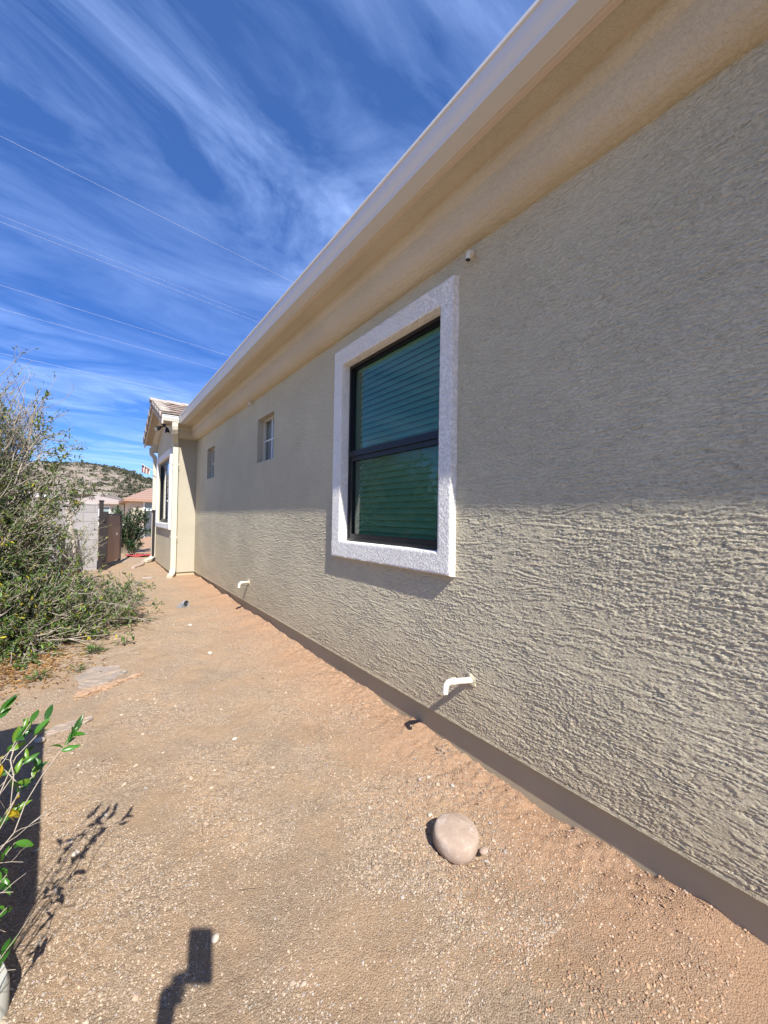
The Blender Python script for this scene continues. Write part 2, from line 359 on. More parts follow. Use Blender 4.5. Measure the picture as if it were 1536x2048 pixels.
# ---- main roof tiles
def hue(n, base, var, r=RNG):
    c = np.array(base)[None]*(1+r.uniform(-var, var, (n, 1)))*(1+r.uniform(-.04, .04, (n, 3))); return np.c_[c, np.ones(n)]
def tile_rows(name, p0, along, upd, nrow, ncol, tw=.33, th=.33, thick=.035, base=(.33, .26, .22), parent=None):
    """rows of flat concrete tiles; p0 eave corner, along = unit vec along eave, upd = unit vec up the slope"""
    along = np.array(along, float); upd = np.array(upd, float); nrm = np.cross(along, upd); nrm = nrm*np.sign(nrm[2])
    Vs = []; Fs = []; Cs = []
    for r in range(nrow):
        off = (r % 2)*tw*.5
        for c in range(ncol):
            o = np.array(p0)+upd*(r*th)+along*(c*tw-off*0+(tw*.5 if r % 2 else 0)) + nrm*(.006*RNG.random())
            e = tw*.985; l = th*1.18
            q = [o, o+along*e, o+along*e+upd*l, o+upd*l]; lift = [thick*1.05, thick*1.05, thick*.15, thick*.15]
            bot = [q[k]+nrm*(lift[k]-thick*.15 if k < 2 else 0) for k in range(4)]; bot = [q[0]+nrm*.028, q[1]+nrm*.028, q[2]-nrm*.004, q[3]-nrm*.004]
            top = [q[0]+nrm*(.028+thick*.8), q[1]+nrm*(.028+thick*.8), q[2]+nrm*.018, q[3]+nrm*.018]
            b0 = len(Vs); Vs += bot+top; Fs += [[b0+i for i in f] for f in ((0,3,2,1),(4,5,6,7),(0,1,5,4),(1,2,6,5),(2,3,7,6),(3,0,4,7))]
            cc = hue(1, base, .18)[0]; Cs += [cc]*8
    return H(link(name, nmesh(name, np.array(Vs), np.array(Fs), colors=np.array(Cs)), M_tile, house))
sl_ = math.atan2(.62, 1.62); cs_, sn_ = math.cos(sl_), math.sin(sl_)
tile_rows('roof', (1.37, -4, 3.33), (0, 1, 0), (cs_, 0, sn_), 9, 38)
mb = MB(); mb.add([(1.41, -4, 3.33), (1.41, 8.8, 3.33), (5.5, 8.8, 3.33+4.09*.383), (5.5, -4, 3.33+4.09*.383), (9.9, -4, 3.3), (9.9, 8.8, 3.3)], [(0, 1, 2, 3), (3, 2, 5, 4)]); hb(mb, 'roof_deck', M_fascia)
# ---- bay gable: slopes run down towards -Y and +Y from a ridge along X
PY, PZ = 10.22, 3.90; EY0, EZ0 = 8.60, 3.30; EY1, EZ1 = 11.92, 3.27; RX = 1.0
tile_rows('bay_roof', (RX-.02, EY0-.02, EZ0+.005), (1, 0, 0), (0, cs_, sn_), 5, 12, th=.33)
tile_rows('bay_roof', (RX-.02, EY1+.02, EZ1+.005), (1, 0, 0), (0, -cs_, sn_), 5, 12, th=.33)
mb = MB()      # deck
mb.add([(RX+.03, EY0, EZ0), (RX+.03, PY, PZ), (RX+.03, EY1, EZ1), (5, EY0, EZ0), (5, PY, PZ), (5, EY1, EZ1), (RX+.03, EY0, EZ0-.03), (RX+.03, PY, PZ-.03), (RX+.03, EY1, EZ1-.03), (5, EY0, EZ0-.03), (5, PY, PZ-.03), (5, EY1, EZ1-.03)],
       [(0, 1, 4, 3), (1, 2, 5, 4), (6, 9, 10, 7), (7, 10, 11, 8), (0, 6, 7, 1), (1, 7, 8, 2), (3, 4, 10, 9), (4, 5, 11, 10), (0, 3, 9, 6), (2, 8, 11, 5)])
hb(mb, 'bay_roof_deck', M_fascia)
def rake(mb, x0, x1, za0, za1):
    for (ya_, zz_), (yb_, zb_) in ((((EY0-.0), EZ0), (PY, PZ)), ((EY1, EZ1), (PY, PZ))):
        mb.add([(x0, ya_, zz_+za0), (x1, ya_, zz_+za0), (x1, ya_, zz_+za1), (x0, ya_, zz_+za1), (x0, yb_, zb_+za0), (x1, yb_, zb_+za0), (x1, yb_, zb_+za1), (x0, yb_, zb_+za1)], [(0,1,2,3),(4,7,6,5),(0,4,5,1),(1,5,6,2),(2,6,7,3),(3,7,4,0)])
mb = MB(); rake(mb, RX, RX+.024, -.155, -.002); hb(mb, 'rake_board', M_fascia)
mb = MB(); rake(mb, RX+.026, BX+.0, -.085, -.06); hb(mb, 'rake_soffit', M_crown)
mb = MB()      # rounded crown under the rake soffit
for (ya_, zz_), (yb_, zb_) in (((EY0+.32, EZ0+.12), (PY, PZ)), ((EY1-.15, EZ1+.055), (PY, PZ))):
    rings = []
    for (yy, zz) in ((ya_, zz_), (yb_, zb_)):
        rg = []
        for k in range(9):
            q = math.pi/2*k/8; rg.append((BX-.13*math.cos(q)*1.0, yy, zz-.085-.17*math.sin(q)))
        rg.append((BX+.0, yy, zz-.085)); rings.append(rg)
    mb.loft(rings)
hb(mb, 'rake_crown', M_crown, smooth=True)
mb = MB(); mb.box((BX-.14, 11.6, 3.0), (BX+.5, 11.85, 3.2)); hb(mb, 'far_eave_return', M_crown, bevel=.03)
# rake tiles: L shaped caps stepping up the rake, ridge caps
def caps(name, pts, along, wdt, parent=house):
    Vs = []; Fs = []; Cs = []
    for (x, y, z, ang) in pts:
        M = Matrix.Translation((x, y, z)) @ Matrix.Rotation(ang, 4, 'X')
        for bx in (((-wdt, 0, -.01), (wdt, .40, .03)), ((-wdt, 0, -.15), (-wdt+.022, .40, -.01))):
            (x0, y0, z0), (x1, y1, z1) = bx
            q = [(x0,y0,z0+.03),(x1,y0,z0+.03),(x1,y1,z0),(x0,y1,z0),(x0,y0,z1+.03),(x1,y0,z1+.03),(x1,y1,z1),(x0,y1,z1)]
            b0 = len(Vs); Vs += [tuple(M @ Vector(p)) for p in q]; Fs += [[b0+i for i in f] for f in ((0,3,2,1),(4,5,6,7),(0,1,5,4),(1,2,6,5),(2,3,7,6),(3,0,4,7))]
            Cs += [hue(1, (.42, .36, .31), .15)[0]]*8
    return H(link(name, nmesh(name, np.array(Vs), np.array(Fs), colors=np.array(Cs)), M_tile, house))
pts = []
for k in range(5):
    t = k/5; pts.append((RX+.07, EY0-.03+(PY-EY0)*t, EZ0+.05+(PZ-EZ0)*t, sl_))
caps('rake_tile', pts, None, .10)
Vs = []; Fs = []; Cs = []
for k in range(5):
    t = k/5; M = Matrix.Translation((RX+.07, EY1+.03+(PY-EY1)*t, EZ1+.05+(PZ-EZ1)*t)) @ Matrix.Rotation(-sl_, 4, 'X')
    for (x0, y0, z0), (x1, y1, z1) in (((-.10, -.40, -.01), (.10, 0, .03)), ((-.10, -.40, -.15), (-.078, 0, -.01))):
        q = [(x0,y0,z0),(x1,y0,z0),(x1,y1,z0+.03),(x0,y1,z0+.03),(x0,y0,z1),(x1,y0,z1),(x1,y1,z1+.03),(x0,y1,z1+.03)]
        b0 = len(Vs); Vs += [tuple(M @ Vector(p)) for p in q]; Fs += [[b0+i for i in f] for f in ((0,3,2,1),(4,5,6,7),(0,1,5,4),(1,2,6,5),(2,3,7,6),(3,0,4,7))]; Cs += [hue(1, (.42, .36, .31), .15)[0]]*8
H(link('rake_tile', nmesh('rake_tile', np.array(Vs), np.array(Fs), colors=np.array(Cs)), M_tile, house))
mb = MB()
for k in range(12):
    x = RX-.06+k*.33
    rg = lambda xx, l: [(xx, PY-.13, PZ+.02+l), (xx, PY, PZ+.085+l), (xx, PY+.13, PZ+.02+l), (xx, PY+.13, PZ+.045+l), (xx, PY, PZ+.115+l), (xx, PY-.13, PZ+.045+l)]
    mb.loft([rg(x, .02), rg(x+.38, 0)])
rc = hb(mb, 'ridge_cap', M_tile); a_ = rc.data.color_attributes.new('hue', 'FLOAT_COLOR', 'POINT'); a_.data.foreach_set('color', np.tile([.44, .38, .33, 1], len(rc.data.vertices)).astype(np.float32))

# ---- downspouts (rounded rectangular section)
def rect_sweep(path, wx, wy, mt, name, parent):
    """path of points; section lies across the path. wx = width along X, wy = thickness"""
    mb = MB(); rings = []; P = [Vector(p) for p in path]
    for i, p in enumerate(P):
        t = (P[min(i+1, len(P)-1)]-P[max(i-1, 0)]).normalized(); ax = Vector((1, 0, 0)); ax = (ax-t*ax.dot(t)).normalized(); ay = t.cross(ax)
        rg = []
        for (sx, sy) in ((-1, -1), (1, -1), (1, 1), (-1, 1)):
            for dx, dy in (((.5*sx, (.5*sy)*.72), ((.5*sx)*.82, .5*sy)) if sx*sy > 0 else (((.5*sx)*.82, .5*sy), (.5*sx, (.5*sy)*.72))):
                rg.append(p+ax*dx*wx+ay*dy*wy)
        rings.append(rg)
    mb.loft(rings); return hb(mb, name, mt) if parent is house else mb.build(name, mt, parent)
ds = rect_sweep([(1.235, 8.645, 3.204), (1.235, 8.645, 3.13), (1.24, 8.66, 3.08), (1.25, 8.71, 3.02), (1.275, 8.82, 2.93), (1.29, 8.90, 2.88), (1.30, 8.945, 2.83), (1.305, 8.955, 2.76), (1.305, 8.96, .30), (1.30, 8.95, .22), (1.275, 8.88, .16), (1.22, 8.76, .125)], .105, .08, M_ds, 'downspout', house)
for z in (.9, 2.4):
    mb = MB(); mb.box((1.245, 8.915, z), (1.365, 9.04, z+.028)); mb.build('strap', M_ds, ds)
rect_sweep([(1.15, 11.75, 3.1), (1.15, 11.72, 2.95), (1.22, 11.68, 2.85), (1.235, 11.66, 2.7), (1.235, 11.66, .35), (1.225, 11.64, .28), (1.15, 11.55, .215), (1.05, 11.45, .20)], .10, .08, M_ds, 'downspout', house)

# ---- windows
def frame_box(mb, x0, x1, y0, y1, z0, z1, t):
    mb.box((x0, y0, z0), (x1, y1, z0+t)); mb.box((x0, y0, z1-t), (x1, y1, z1)); mb.box((x0, y0, z0+t), (x1, y0+t, z1-t)); mb.box((x0, y1-t, z0+t), (x1, y1, z1-t))
def trim_mesh(mb, xw, xf, o, i, bev=.008):
    """foam trim: outer rectangle at the wall, slightly smaller at the face, rounded; returns into the opening"""
    (y0, y1, z0, z1) = o; (a0, a1, b0, b1) = i
    def ring(x, y0, y1, z0, z1, n=10):
        pts = []
        for (p, q) in (((y0, z0), (y1, z0)), ((y1, z0), (y1, z1)), ((y1, z1), (y0, z1)), ((y0, z1), (y0, z0))):
            for k in range(n): t = k/n; pts.append((x, p[0]+(q[0]-p[0])*t, p[1]+(q[1]-p[1])*t))
        return pts
    rr = random.Random(3); rings = []
    seq = [(xw+.01, -.006, 'o'), (xw-.006, 0, 'o'), (xf+.012, bev*.5, 'o'), (xf+.003, bev*.8, 'o'), (xf, bev*1.3, 'o'), (xf, .022, 'o'), (xf, -.020, 'i'), (xf, -.008, 'i'), (xf+.004, -.002, 'i'), (xf+.012, 0, 'i'), (xw+.045, 0, 'i')]
    for x, d, w_ in seq:
        if w_ == 'o': rg = ring(x, y0+d, y1-d, z0+d, z1-d, 40)
        else: rg = ring(x, a0+d, a1-d, b0+d, b1-d, 40)
        rings.append([(p[0]+rr.uniform(-.0004, .0004), p[1]+rr.uniform(-.0005, .0005), p[2]+rr.uniform(-.0005, .0005)) for p in rg])
    mb.loft(rings, closed=True, caps=False); return mb
# large single-hung window
y0, y1, z0, z1 = 1.70, 2.895, 1.165, 2.692
mb = MB(); frame_box(mb, 1.755, 1.80, y0, y1, z0, z1, .032); win = hb(mb, 'window', M_black)
trim_mesh(MB(), WX, 1.676, (1.590, 3.025, 1.030, 2.832), (1.705, 2.885, 1.172, 2.685)).build('trim', M_trim, win, True)
zr = 1.915
mb = MB(); mb.box((1.748, y0+.032, zr-.022), (1.792, y1-.032, zr+.022)); mb.build('meeting_rail', M_black, win)
mb = MB(); frame_box(mb, 1.762, 1.792, y0+.032, y1-.032, z0+.032, zr-.022, .038); frame_box(mb, 1.778, 1.798, y0+.032, y1-.032, zr+.022, z1-.032, .014); mb.build('sash', M_black, win)
mb = MB(); mb.box((1.780, y0+.070, z0+.07), (1.784, y1-.07, zr-.06)); mb.build('pane', M_glass, win)
mb = MB(); mb.box((1.788, y0+.046, zr+.036), (1.792, y1-.046, z1-.046)); mb.build('pane', M_glass, win)
mb = MB(); zz = z0+.05
while zz < z1-.06:
    mb.add([(1.812, y0+.02, zz), (1.812, y1-.10, zz), (1.836, y1-.10, zz+.052), (1.836, y0+.02, zz+.052), (1.814, y0+.02, zz-.001), (1.814, y1-.10, zz-.001), (1.839, y1-.10, zz+.051), (1.839, y0+.02, zz+.051)], [(0,1,2,3),(7,6,5,4),(0,4,5,1),(3,2,6,7),(0,3,7,4),(1,5,6,2)]); zz += .0475
mb.box((1.805, y0+.02, z1-.07), (1.85, y1-.09, z1-.02)); mb.build('blind', M_blind, win)
mb = MB(); frame_box(mb, 1.80, 1.95, y0-.01, y1+.01, z0-.01, z1+.01, .012); mb.build('jamb', M_white, win)
# two small square windows set in plain reveals
for (y0, y1, z0, z1) in OPEN[1:]:
    mb = MB(); frame_box(mb, 1.795, 1.835, y0+.002, y1-.002, z0+.002, z1-.002, .022); wn = hb(mb, 'window', M_ds)
    mb = MB(); frame_box(mb, 1.7205, 1.80, y0-.012, y1+.012, z0-.012, z1+.012, .0125); mb.build('reveal', M_ret, wn)
    mb = MB(); ym, zm = (y0+y1)/2, (z0+z1)/2
    mb.box((1.806, ym-.008, z0+.02), (1.818, ym+.008, z1-.02)); mb.box((1.804, y0+.02, zm-.008), (1.816, y1-.02, zm+.008)); mb.build('muntin', M_white, wn)
    mb = MB(); mb.box((1.820, y0+.02, z0+.02), (1.823, y1-.02, z1-.02)); mb.build('pane', M_glass2, wn)
    mb = MB(); n = 46; rg = []                                   # opaque curtain stand-in behind the pane, bluish reflection put into its colour
    f0 = [(1.872+.010*math.sin(k*1.3)+.004*math.sin(k*3.1), y0-.02+(y1-y0+.04)*k/n, z0) for k in range(n+1)]
    b0 = len(mb.v); mb.v += f0+[(p[0]+.002, p[1], z1) for p in f0]+[(p[0]+.006, p[1], z1) for p in f0]+[(p[0]+.004, p[1], z0) for p in f0]
    for k in range(n):
        for (a1, b1) in ((0, 1), (1, 2), (2, 3), (3, 0)): mb.f.append((a1*(n+1)+k, a1*(n+1)+k+1, b1*(n+1)+k+1, b1*(n+1)+k))
    mb.build('curtain', mat('reflection tint curtain', (.40, .50, .58), .8), wn, True)
# bay window: slider
y0, y1, z0, z1 = bw
mb = MB(); frame_box(mb, BX+.03, BX+.08, y0, y1, z0, z1, .045); wn = hb(mb, 'window', M_black)
trim_mesh(MB(), BX, BX-.045, (9.17, 11.40, 1.06, 2.78), (y0-.005, y1+.005, z0-.005, z1+.005)).build('trim', M_trim, wn, True)
mb = MB(); frame_box(mb, BX+.035, BX+.06, y0+.045, (y0+y1)/2+.02, z0+.045, z1-.045, .04); frame_box(mb, BX+.062, BX+.078, (y0+y1)/2-.02, y1-.045, z0+.045, z1-.045, .04); mb.build('sash', M_black, wn)
mb = MB(); mb.box((BX+.045, y0+.08, z0+.08), (BX+.048, (y0+y1)/2-.02, z1-.08)); mb.build('pane', M_glass2, wn)
mb = MB(); mb.box((BX+.068, (y0+y1)/2+.02, z0+.08), (BX+.071, y1-.08, z1-.08)); mb.build('pane', M_glass2, wn)
mb = MB(); mb.box((BX+.16, y0-.05, z0-.05), (BX+.165, y1+.05, z1+.05)); mb.build('dark_backing', mat('window shade', (.10, .10, .11), .9), wn)  # plain dark sheet set behind the slider panes

# ---- wall pipes (PVC stubs with elbows) : parts of the house
def elbow(foot, knee, drop, r=.0165, name='drain_pipe', mt=M_pvc):
    f, k = Vector(foot), Vector(knee); d = (f-k).normalized(); rad = .035; P = [f+d*.03, f]
    P += [k+d*rad]
    dn = Vector((-.10, .02, -1)).normalized()
    for i in range(1, 7):
        t = i/6; P.append((k+d*rad)*(1-t)**2+k*2*t*(1-t)+(k+dn*rad)*t*t)
    P.append(k+dn*drop)
    mb = MB(); mb.tube(P, r, 16, cap=False); o = hb(mb, name, mt, smooth=True)
    mb = MB(); e = P[-1]; mb.tube([e-dn*.0001, e+dn*.001-dn*.04], [r*.82, r*.82], 12); mb.build('bore_shade', M_dark, o)  # dark plug painted in place of shadow inside the open pipe end
    # fitting collar and the smear of paint/caulk round the foot
    mb = MB(); mb.tube([k+d*.028, k+d*.060], r*1.22, 16); mb.build('collar', mt, o, True)
    mb = MB(); q = random.Random(5); rg = lambda x, s: [(x, f.y+math.cos(t)*s*(1+.3*q.uniform(-1, 1)), f.z+math.sin(t)*s*(1+.3*q.uniform(-1, 1))) for t in np.linspace(0, 2*math.pi, 17)[:-1]]
    mb.loft([rg(WX+.005, .04), rg(WX-.006, .036), rg(WX-.009, .020)]); mb.build('caulk', M_wall2, o, True)
    return o
elbow((1.72, 1.456, .468), (1.56, 1.497, .482), .062)
elbow((1.72, 5.383, .466), (1.56, 5.275, .482), .062)
elbow((1.72, 1.492, 2.90), (1.665, 1.467, 2.895), .055, .0155)
elbow((1.72, 5.405, 2.945), (1.665, 5.36, 2.94), .05, .0155)

# ---- twin-head security light under the rake
lamp = tag(empty('security_light', (1.08, 8.93, 3.20)), 'black twin-head security light under the near end of the bay roof', 'security light')
mb = MB(); mb.tube([(0, .0, .03), (0, 0, -.02)], .045, 16); mb.tube([(0, 0, -.02), (0, 0, -.05)], .02, 12); mb.build('base', M_black, lamp, True)
for s, dv in ((-1, Vector((-.75, -.35, -.55))), (1, Vector((.1, -.35, -.95)))):
    d = dv.normalized(); o = Vector((s*.045, -.02, -.06)); mb = MB(); mb.tube([(0, 0, -.04), o, o+d*.03], .012, 8); mb.tube([o+d*.02, o+d*.05, o+d*.12, o+d*.135], [.022, .036, .045, .045], 16)
    hd = mb.build('lamp_head', M_black, lamp, True); mb = MB(); mb.tube([o+d*.136, o+d*.139], .040, 16); mb.build('lens', mat('lens', (.5, .5, .48), .2), hd)
# ---- flag by the far corner of the bay
flag = tag(empty('flag', (1.20, 11.5, 2.52)), 'small red and white striped flag on a short pole at the far bay corner', 'flag')
mb = MB(); mb.tube([(.12, 0, -.12), (-.28, .02, .12)], .010, 8); mb.build('pole', M_ds, flag, True)
def cloth(nx, ny, fx): 
    me_v = [fx(i/nx, j/ny) for j in range(ny+1) for i in range(nx+1)]; return me_v, [(j*(nx+1)+i, j*(nx+1)+i+1, (j+1)*(nx+1)+i+1, (j+1)*(nx+1)+i) for j in range(ny) for i in range(nx)]
vs, fs = cloth(18, 13, lambda u_, v_: (-.27+.17*u_, .02+.03*math.sin(u_*14+v_*2), .115-.10*u_-.20*v_*(1-.25*u_)))
mb = MB(); mb.add(vs, fs); fl = mb.build('cloth', None, flag, True)
fm = [mat('flag red', (.28, .06, .06), .8), mat('flag white', (.6, .56, .52), .8), mat('flag blue', (.02, .03, .10), .8)]
for m_ in fm: fl.data.materials.append(m_)
for p in fl.data.polygons:
    j = p.index//18; i = p.index % 18; p.material_index = 2 if (i < 5 and j < 4) else (i//3 % 2)
sol = fl.modifiers.new('s', 'SOLIDIFY'); sol.thickness = .002

# ------------------------------------------------------------------ ground
def gz(X, Y):
    X = np.asarray(X, float); Y = np.asarray(Y, float)
    return .017*np.clip(Y-2.5, 0, 11.5)
xa = np.unique(np.round(np.r_[[-2500, -900, -400, -180, -90, -45, -24, -14, -9], axis([(-6, -1.2, .12, .03), (-1.2, -.3, .02, .009), (-.3, 1.80, .0075, .0075), (1.80, 2.4, .1, .1)]), [4, 7, 11, 18, 30, 60, 120, 260, 600, 1200, 2500]], 5))
yb = np.unique(np.round(np.r_[[-2500, -600, -120, -40, -15, -6, -3, -1.5, -.6], axis([(.0, .6, .06, .02), (.6, 3.0, .0075, .0085), (3.0, 7.0, .010, .03), (7, 15, .035, .12)]), [17, 20, 25, 32, 45, 65, 100, 160, 300, 600, 1200, 2500]], 5))
XX, YYg = np.meshgrid(xa, yb)
g1 = fft_noise(512, 60, 60, 3.2, 21); g2 = fft_noise(512, 7, 7, 3.0, 22); g3 = fft_noise(512, 3, 3, 2.4, 23)
Z = gz(XX, YYg); near = sst(XX, -6, -4)*(1-sst(YYg, 13, 16))*sst(YYg, -1, .5)*(1-sst(XX, 2.2, 3))
coarse = sst(samp(g1, XX/.012+7, YYg/.012+90), -.2, 1.0)
Z = Z+near*(samp(g1, XX/.01, YYg/.01)*.006+samp(g2, XX/.006, YYg/.006)*.0016*(.4+coarse)+sst(samp(g3, XX/.0065, YYg/.0065), .3, 1.3)*.0022*(.5+coarse))
rp = np.random.default_rng(77)
for k in range(26):
    fx, fy, fa = rp.uniform(-.1, 1.2), rp.uniform(1.2, 6.5), rp.uniform(-.5, .5); ca_, sa_ = math.cos(fa), math.sin(fa)
    dx, dy = (XX-fx)*ca_-(YYg-fy)*sa_, (XX-fx)*sa_+(YYg-fy)*ca_; rr_q = np.sqrt((dx/.055)**2+(dy/.14)**2)
    Z += (-.0055*np.exp(-rr_q**4)+.0022*np.exp(-((rr_q-1.15)/.18)**2))*near
# loose soil banked unevenly against the plinth
bank = sst(XX, 1.35, 1.75)*(1-sst(XX, 1.9, 2.2))*near
Z += bank*(.012+.014*samp(g1, XX/.02+30, YYg/.009)+.004*samp(g2, XX/.008, YYg/.008))*(1-sst(YYg, 8.7, 9.0))
Z -= .018*np.exp(-((XX-1.30)/.16)**2)*near*sst(YYg, .3, 1)*(1-sst(YYg, 5, 8))
V = np.stack([XX, YYg, Z], -1).reshape(-1, 3)
M_ground = mat('dirt', (.4, .3, .2), .95, spec=.1); t = T(M_ground); p = pos(t)
sepn = t.nodes.new('ShaderNodeSeparateXYZ'); t.links.new(p, sepn.inputs[0])
vor = t.nodes.new('ShaderNodeTexVoronoi'); vor.inputs['Scale'].default_value = 210; t.links.new(p, vor.inputs['Vector'])
grav = ramp(vor.outputs['Color'], [(0, (.15, .11, .08)), (.30, (.29, .22, .155)), (.6, (.40, .315, .225)), (.85, (.50, .40, .29)), (1, (.56, .475, .37))], t)
dirt = mixc(t, noise(t, p, 2.2, 5, .6), (.44, .30, .18), (.55, .39, .25))
dirt = mixc(t, mth('MULTIPLY', noise(t, p, 160, 4, .7), .40, t), dirt, (.27, .18, .11))
patch = ramp(noise(t, p, 3.6, 5, .62, .6), [(.38, g(.10)), (.62, g(.72))], t)
cc = mixc(t, patch, dirt, grav)
red = mth('MULTIPLY', ramp(mth('ADD', sepn.outputs[0], mth('MULTIPLY', noise(t, p, 2.6, 4), .5, t), t), [(.0, g(0)), (1.0, g(1))], t), 1, t)
rr_ = t.nodes.new('ShaderNodeMapRange'); rr_.inputs['From Min'].default_value = 1.38; rr_.inputs['From Max'].default_value = 1.85; t.links.new(mth('ADD', sepn.outputs[0], mth('MULTIPLY', noise(t, p, 3.0, 4, .6), .55, t), t), rr_.inputs['Value'])
cc = mixc(t, mth('MULTIPLY', rr_.outputs[0], .7, t), cc, mixc(t, noise(t, p, 90, 4, .7), (.38, .215, .125), (.55, .345, .21)))
t.links.new(cc, bsdf(M_ground).inputs['Base Color'])
hb_ = mth('ADD', noise(t, p, 55, 9, .85), mth('MULTIPLY', vor.outputs['Distance'], -.55, t), t)
t.links.new(bump(t, noise(t, p, 420, 3, .6), .002, 1, bump(t, hb_, .008, 1)), bsdf(M_ground).inputs['Normal'])
me = nmesh('ground', V, gridfaces(len(yb), len(xa))); tag(link('ground', me, M_ground, None, True), kind='structure', label='tan gravelly dirt')
# loose gravel: one object of many small stones
def stones(n, xr, yr, smin, smax, dens=None, seed=1, cols=None, zfn=None, sink=.25, power=2.5):
    r = np.random.default_rng(seed); X = r.uniform(*xr, n); Y = yr[0]+(yr[1]-yr[0])*r.random(n)**1.35
    if dens is not None:
        k = r.random(n) < dens(X, Y); X = X[k]; Y = Y[k]; n = len(X)
    s = smin+(smax-smin)*r.random(n)**power
    base = np.array([[1,0,0],[0,1,0],[-1,0,0],[0,-1,0],[.7,.7,.1],[-.7,.7,.1],[-.7,-.7,.1],[.7,-.7,.1],[.3,.2,.75],[-.35,.1,.8],[0,-.3,.7],[0,0,-.6]], float)
    from_f = np.array([[0,4,8],[4,1,8],[1,5,9],[5,2,9],[2,6,9],[6,3,10],[3,7,10],[7,0,10],[8,1,9],[9,6,10],[10,0,8],[8,9,10]])
    v = base[None]*(1+r.uniform(-.3, .3, (n, 12, 1))); v = v*np.stack([np.ones(n), r.uniform(.55, 1, n), r.uniform(.45, .9, n)], -1)[:, None]*s[:, None, None]*.5
    a = r.uniform(0, 6.28, n); tx = r.uniform(-.4, .4, n); ca, sa = np.cos(a)[:, None], np.sin(a)[:, None]
    x, y, z = v[..., 0].copy(), v[..., 1].copy(), v[..., 2].copy(); z = z+x*np.sin(tx)[:, None]
    v[..., 0] = x*ca-y*sa+X[:, None]; v[..., 1] = x*sa+y*ca+Y[:, None]; v[..., 2] = z+(zfn(X, Y)+s*(.25-sink*.6))[:, None]
    F = from_f[None]+np.arange(n)[:, None, None]*12
    cl_ = np.array(cols or [(.42,.33,.235),(.47,.38,.28),(.34,.255,.18),(.45,.37,.27),(.36,.32,.29),(.41,.30,.215),(.26,.19,.135)]); c = cl_[r.integers(0, len(cl_), n)]*(1+r.uniform(-.2, .2, (n, 1)))
    c = np.repeat(np.c_[c, np.ones(n)], 12, 0)
    return v.reshape(-1, 3), F.reshape(-1, 3), c
def zg(X, Y):
    i = np.clip(np.searchsorted(xa, X)-1, 0, len(xa)-2); j = np.clip(np.searchsorted(yb, Y)-1, 0, len(yb)-2); return Z[j, i]
def dens(X, Y):
    c_ = sst(samp(g1, X/.012+7, Y/.012+90), -.6, 1.2)+.6*sst(samp(g2, X/.05+3, Y/.05+9), .2, 1.3)
    return np.clip(.10+.75*c_, 0, 1)*(1-.45*sst(X, 1.25, 1.7))
V1, F1, C1 = stones(260000, (-.9, 1.75), (.7, 6.0), .003, .0085, dens, 5, zfn=zg, power=1.5)
V2, F2, C2 = stones(4200, (-.9, 1.75), (.8, 9.0), .008, .028, dens, 6, zfn=zg, power=4.5)
V3, F3, C3 = stones(16000, (1.0, 1.76), (.3, 7.0),   .004, .012, None, 8, zfn=zg, power=2, cols=[(.44,.28,.17),(.38,.23,.14),(.48,.33,.22),(.42,.33,.25),(.30,.18,.11)])
VV = np.r_[V1, V2, V3]; FF = np.r_[F1, F2+len(V1), F3+len(V1)+len(V2)]; CC = np.r_[C1, C2, C3]
M_stone = huemat('gravel stones', .9, .15, 0, 0)
tag(link('gravel', nmesh('gravel', VV, FF, colors=CC), M_stone), 'loose small gravel and crumbs of soil scattered over the dirt', 'gravel', kind='stuff')

# ---- rocks and flat stones
def rock(name, c, size, mt, label, cat='rock', group=None, seed=0, flat=.0, rz=0, rough=.08, parent=None, sub=4, tilt=(0, 0)):
    bm = bmesh.new(); bmesh.ops.create_icosphere(bm, subdivisions=sub, radius=1); r = np.random.default_rng(seed)
    ph = r.uniform(0, 6.28, (14, 3)); fr = r.uniform(.8, 3.4, (14, 3)); am = r.uniform(.3, 1, 14)
    for v_ in bm.verts:
        p_ = v_.co; d = sum(am[k]*math.sin(fr[k] @ np.array(p_)+ph[k, 0])*math.cos(fr[k, 1]*p_.x+ph[k, 1]) for k in range(14))/14
        q = p_*(1+rough*d*3)
        if flat: q.z = math.copysign(min(abs(q.z), 1-flat)+max(0, abs(q.z)-(1-flat))*.25, q.z)/(1-flat*.75)
        v_.co = Vector((q.x*size[0], q.y*size[1], q.z*size[2]))
    me = bpy.data.meshes.new(name); bm.to_mesh(me); bm.free(); o = link(name, me, mt, parent, True); o.location = c; o.rotation_euler = (tilt[0], tilt[1], rz)
    if label: tag(o, label, cat, group)
    return o
def rockmat(name, a, b, c=None, s=9):
    mt = mat(name, a, .85, spec=.2); t = T(mt); tcn = t.nodes.new('ShaderNodeTexCoord'); p = tcn.outputs['Object']
    cc = mixc(t, ramp(noise(t, p, s, 6, .65, .5), [(.35, g(0)), (.65, g(1))], t), a, b)
    if c: cc = mixc(t, ramp(noise(t, p, s*2.3, 5, .7), [(.55, g(0)), (.68, g(.8))], t), cc, c)
    t.links.new(cc, bsdf(mt).inputs['Base Color']); t.links.new(bump(t, noise(t, p, s*14, 5, .7), .0012, 1, bump(t, noise(t, p, s*2, 5, .6), .006, 1)), bsdf(mt).inputs['Normal']); return mt
M_rock = rockmat('river cobble', (.34, .25, .19), (.42, .33, .26), (.50, .42, .38))
rock('rock', (1.262, 1.145, .020), (.100, .096, .046), M_rock, 'round flat river cobble about hand sized lying on the gravel', seed=3, flat=.62, rough=.085, rz=.5, tilt=(.10, -.06))
rock('rock', (1.313, 1.035, .012), (.022, .015, .012), M_rock, 'small tan pebble touching the round flat cobble', 'pebble', seed=5, sub=3)
M_sand = rockmat('flagstone', (.37, .28, .20), (.27, .235, .21), (.43, .34, .25), 8)
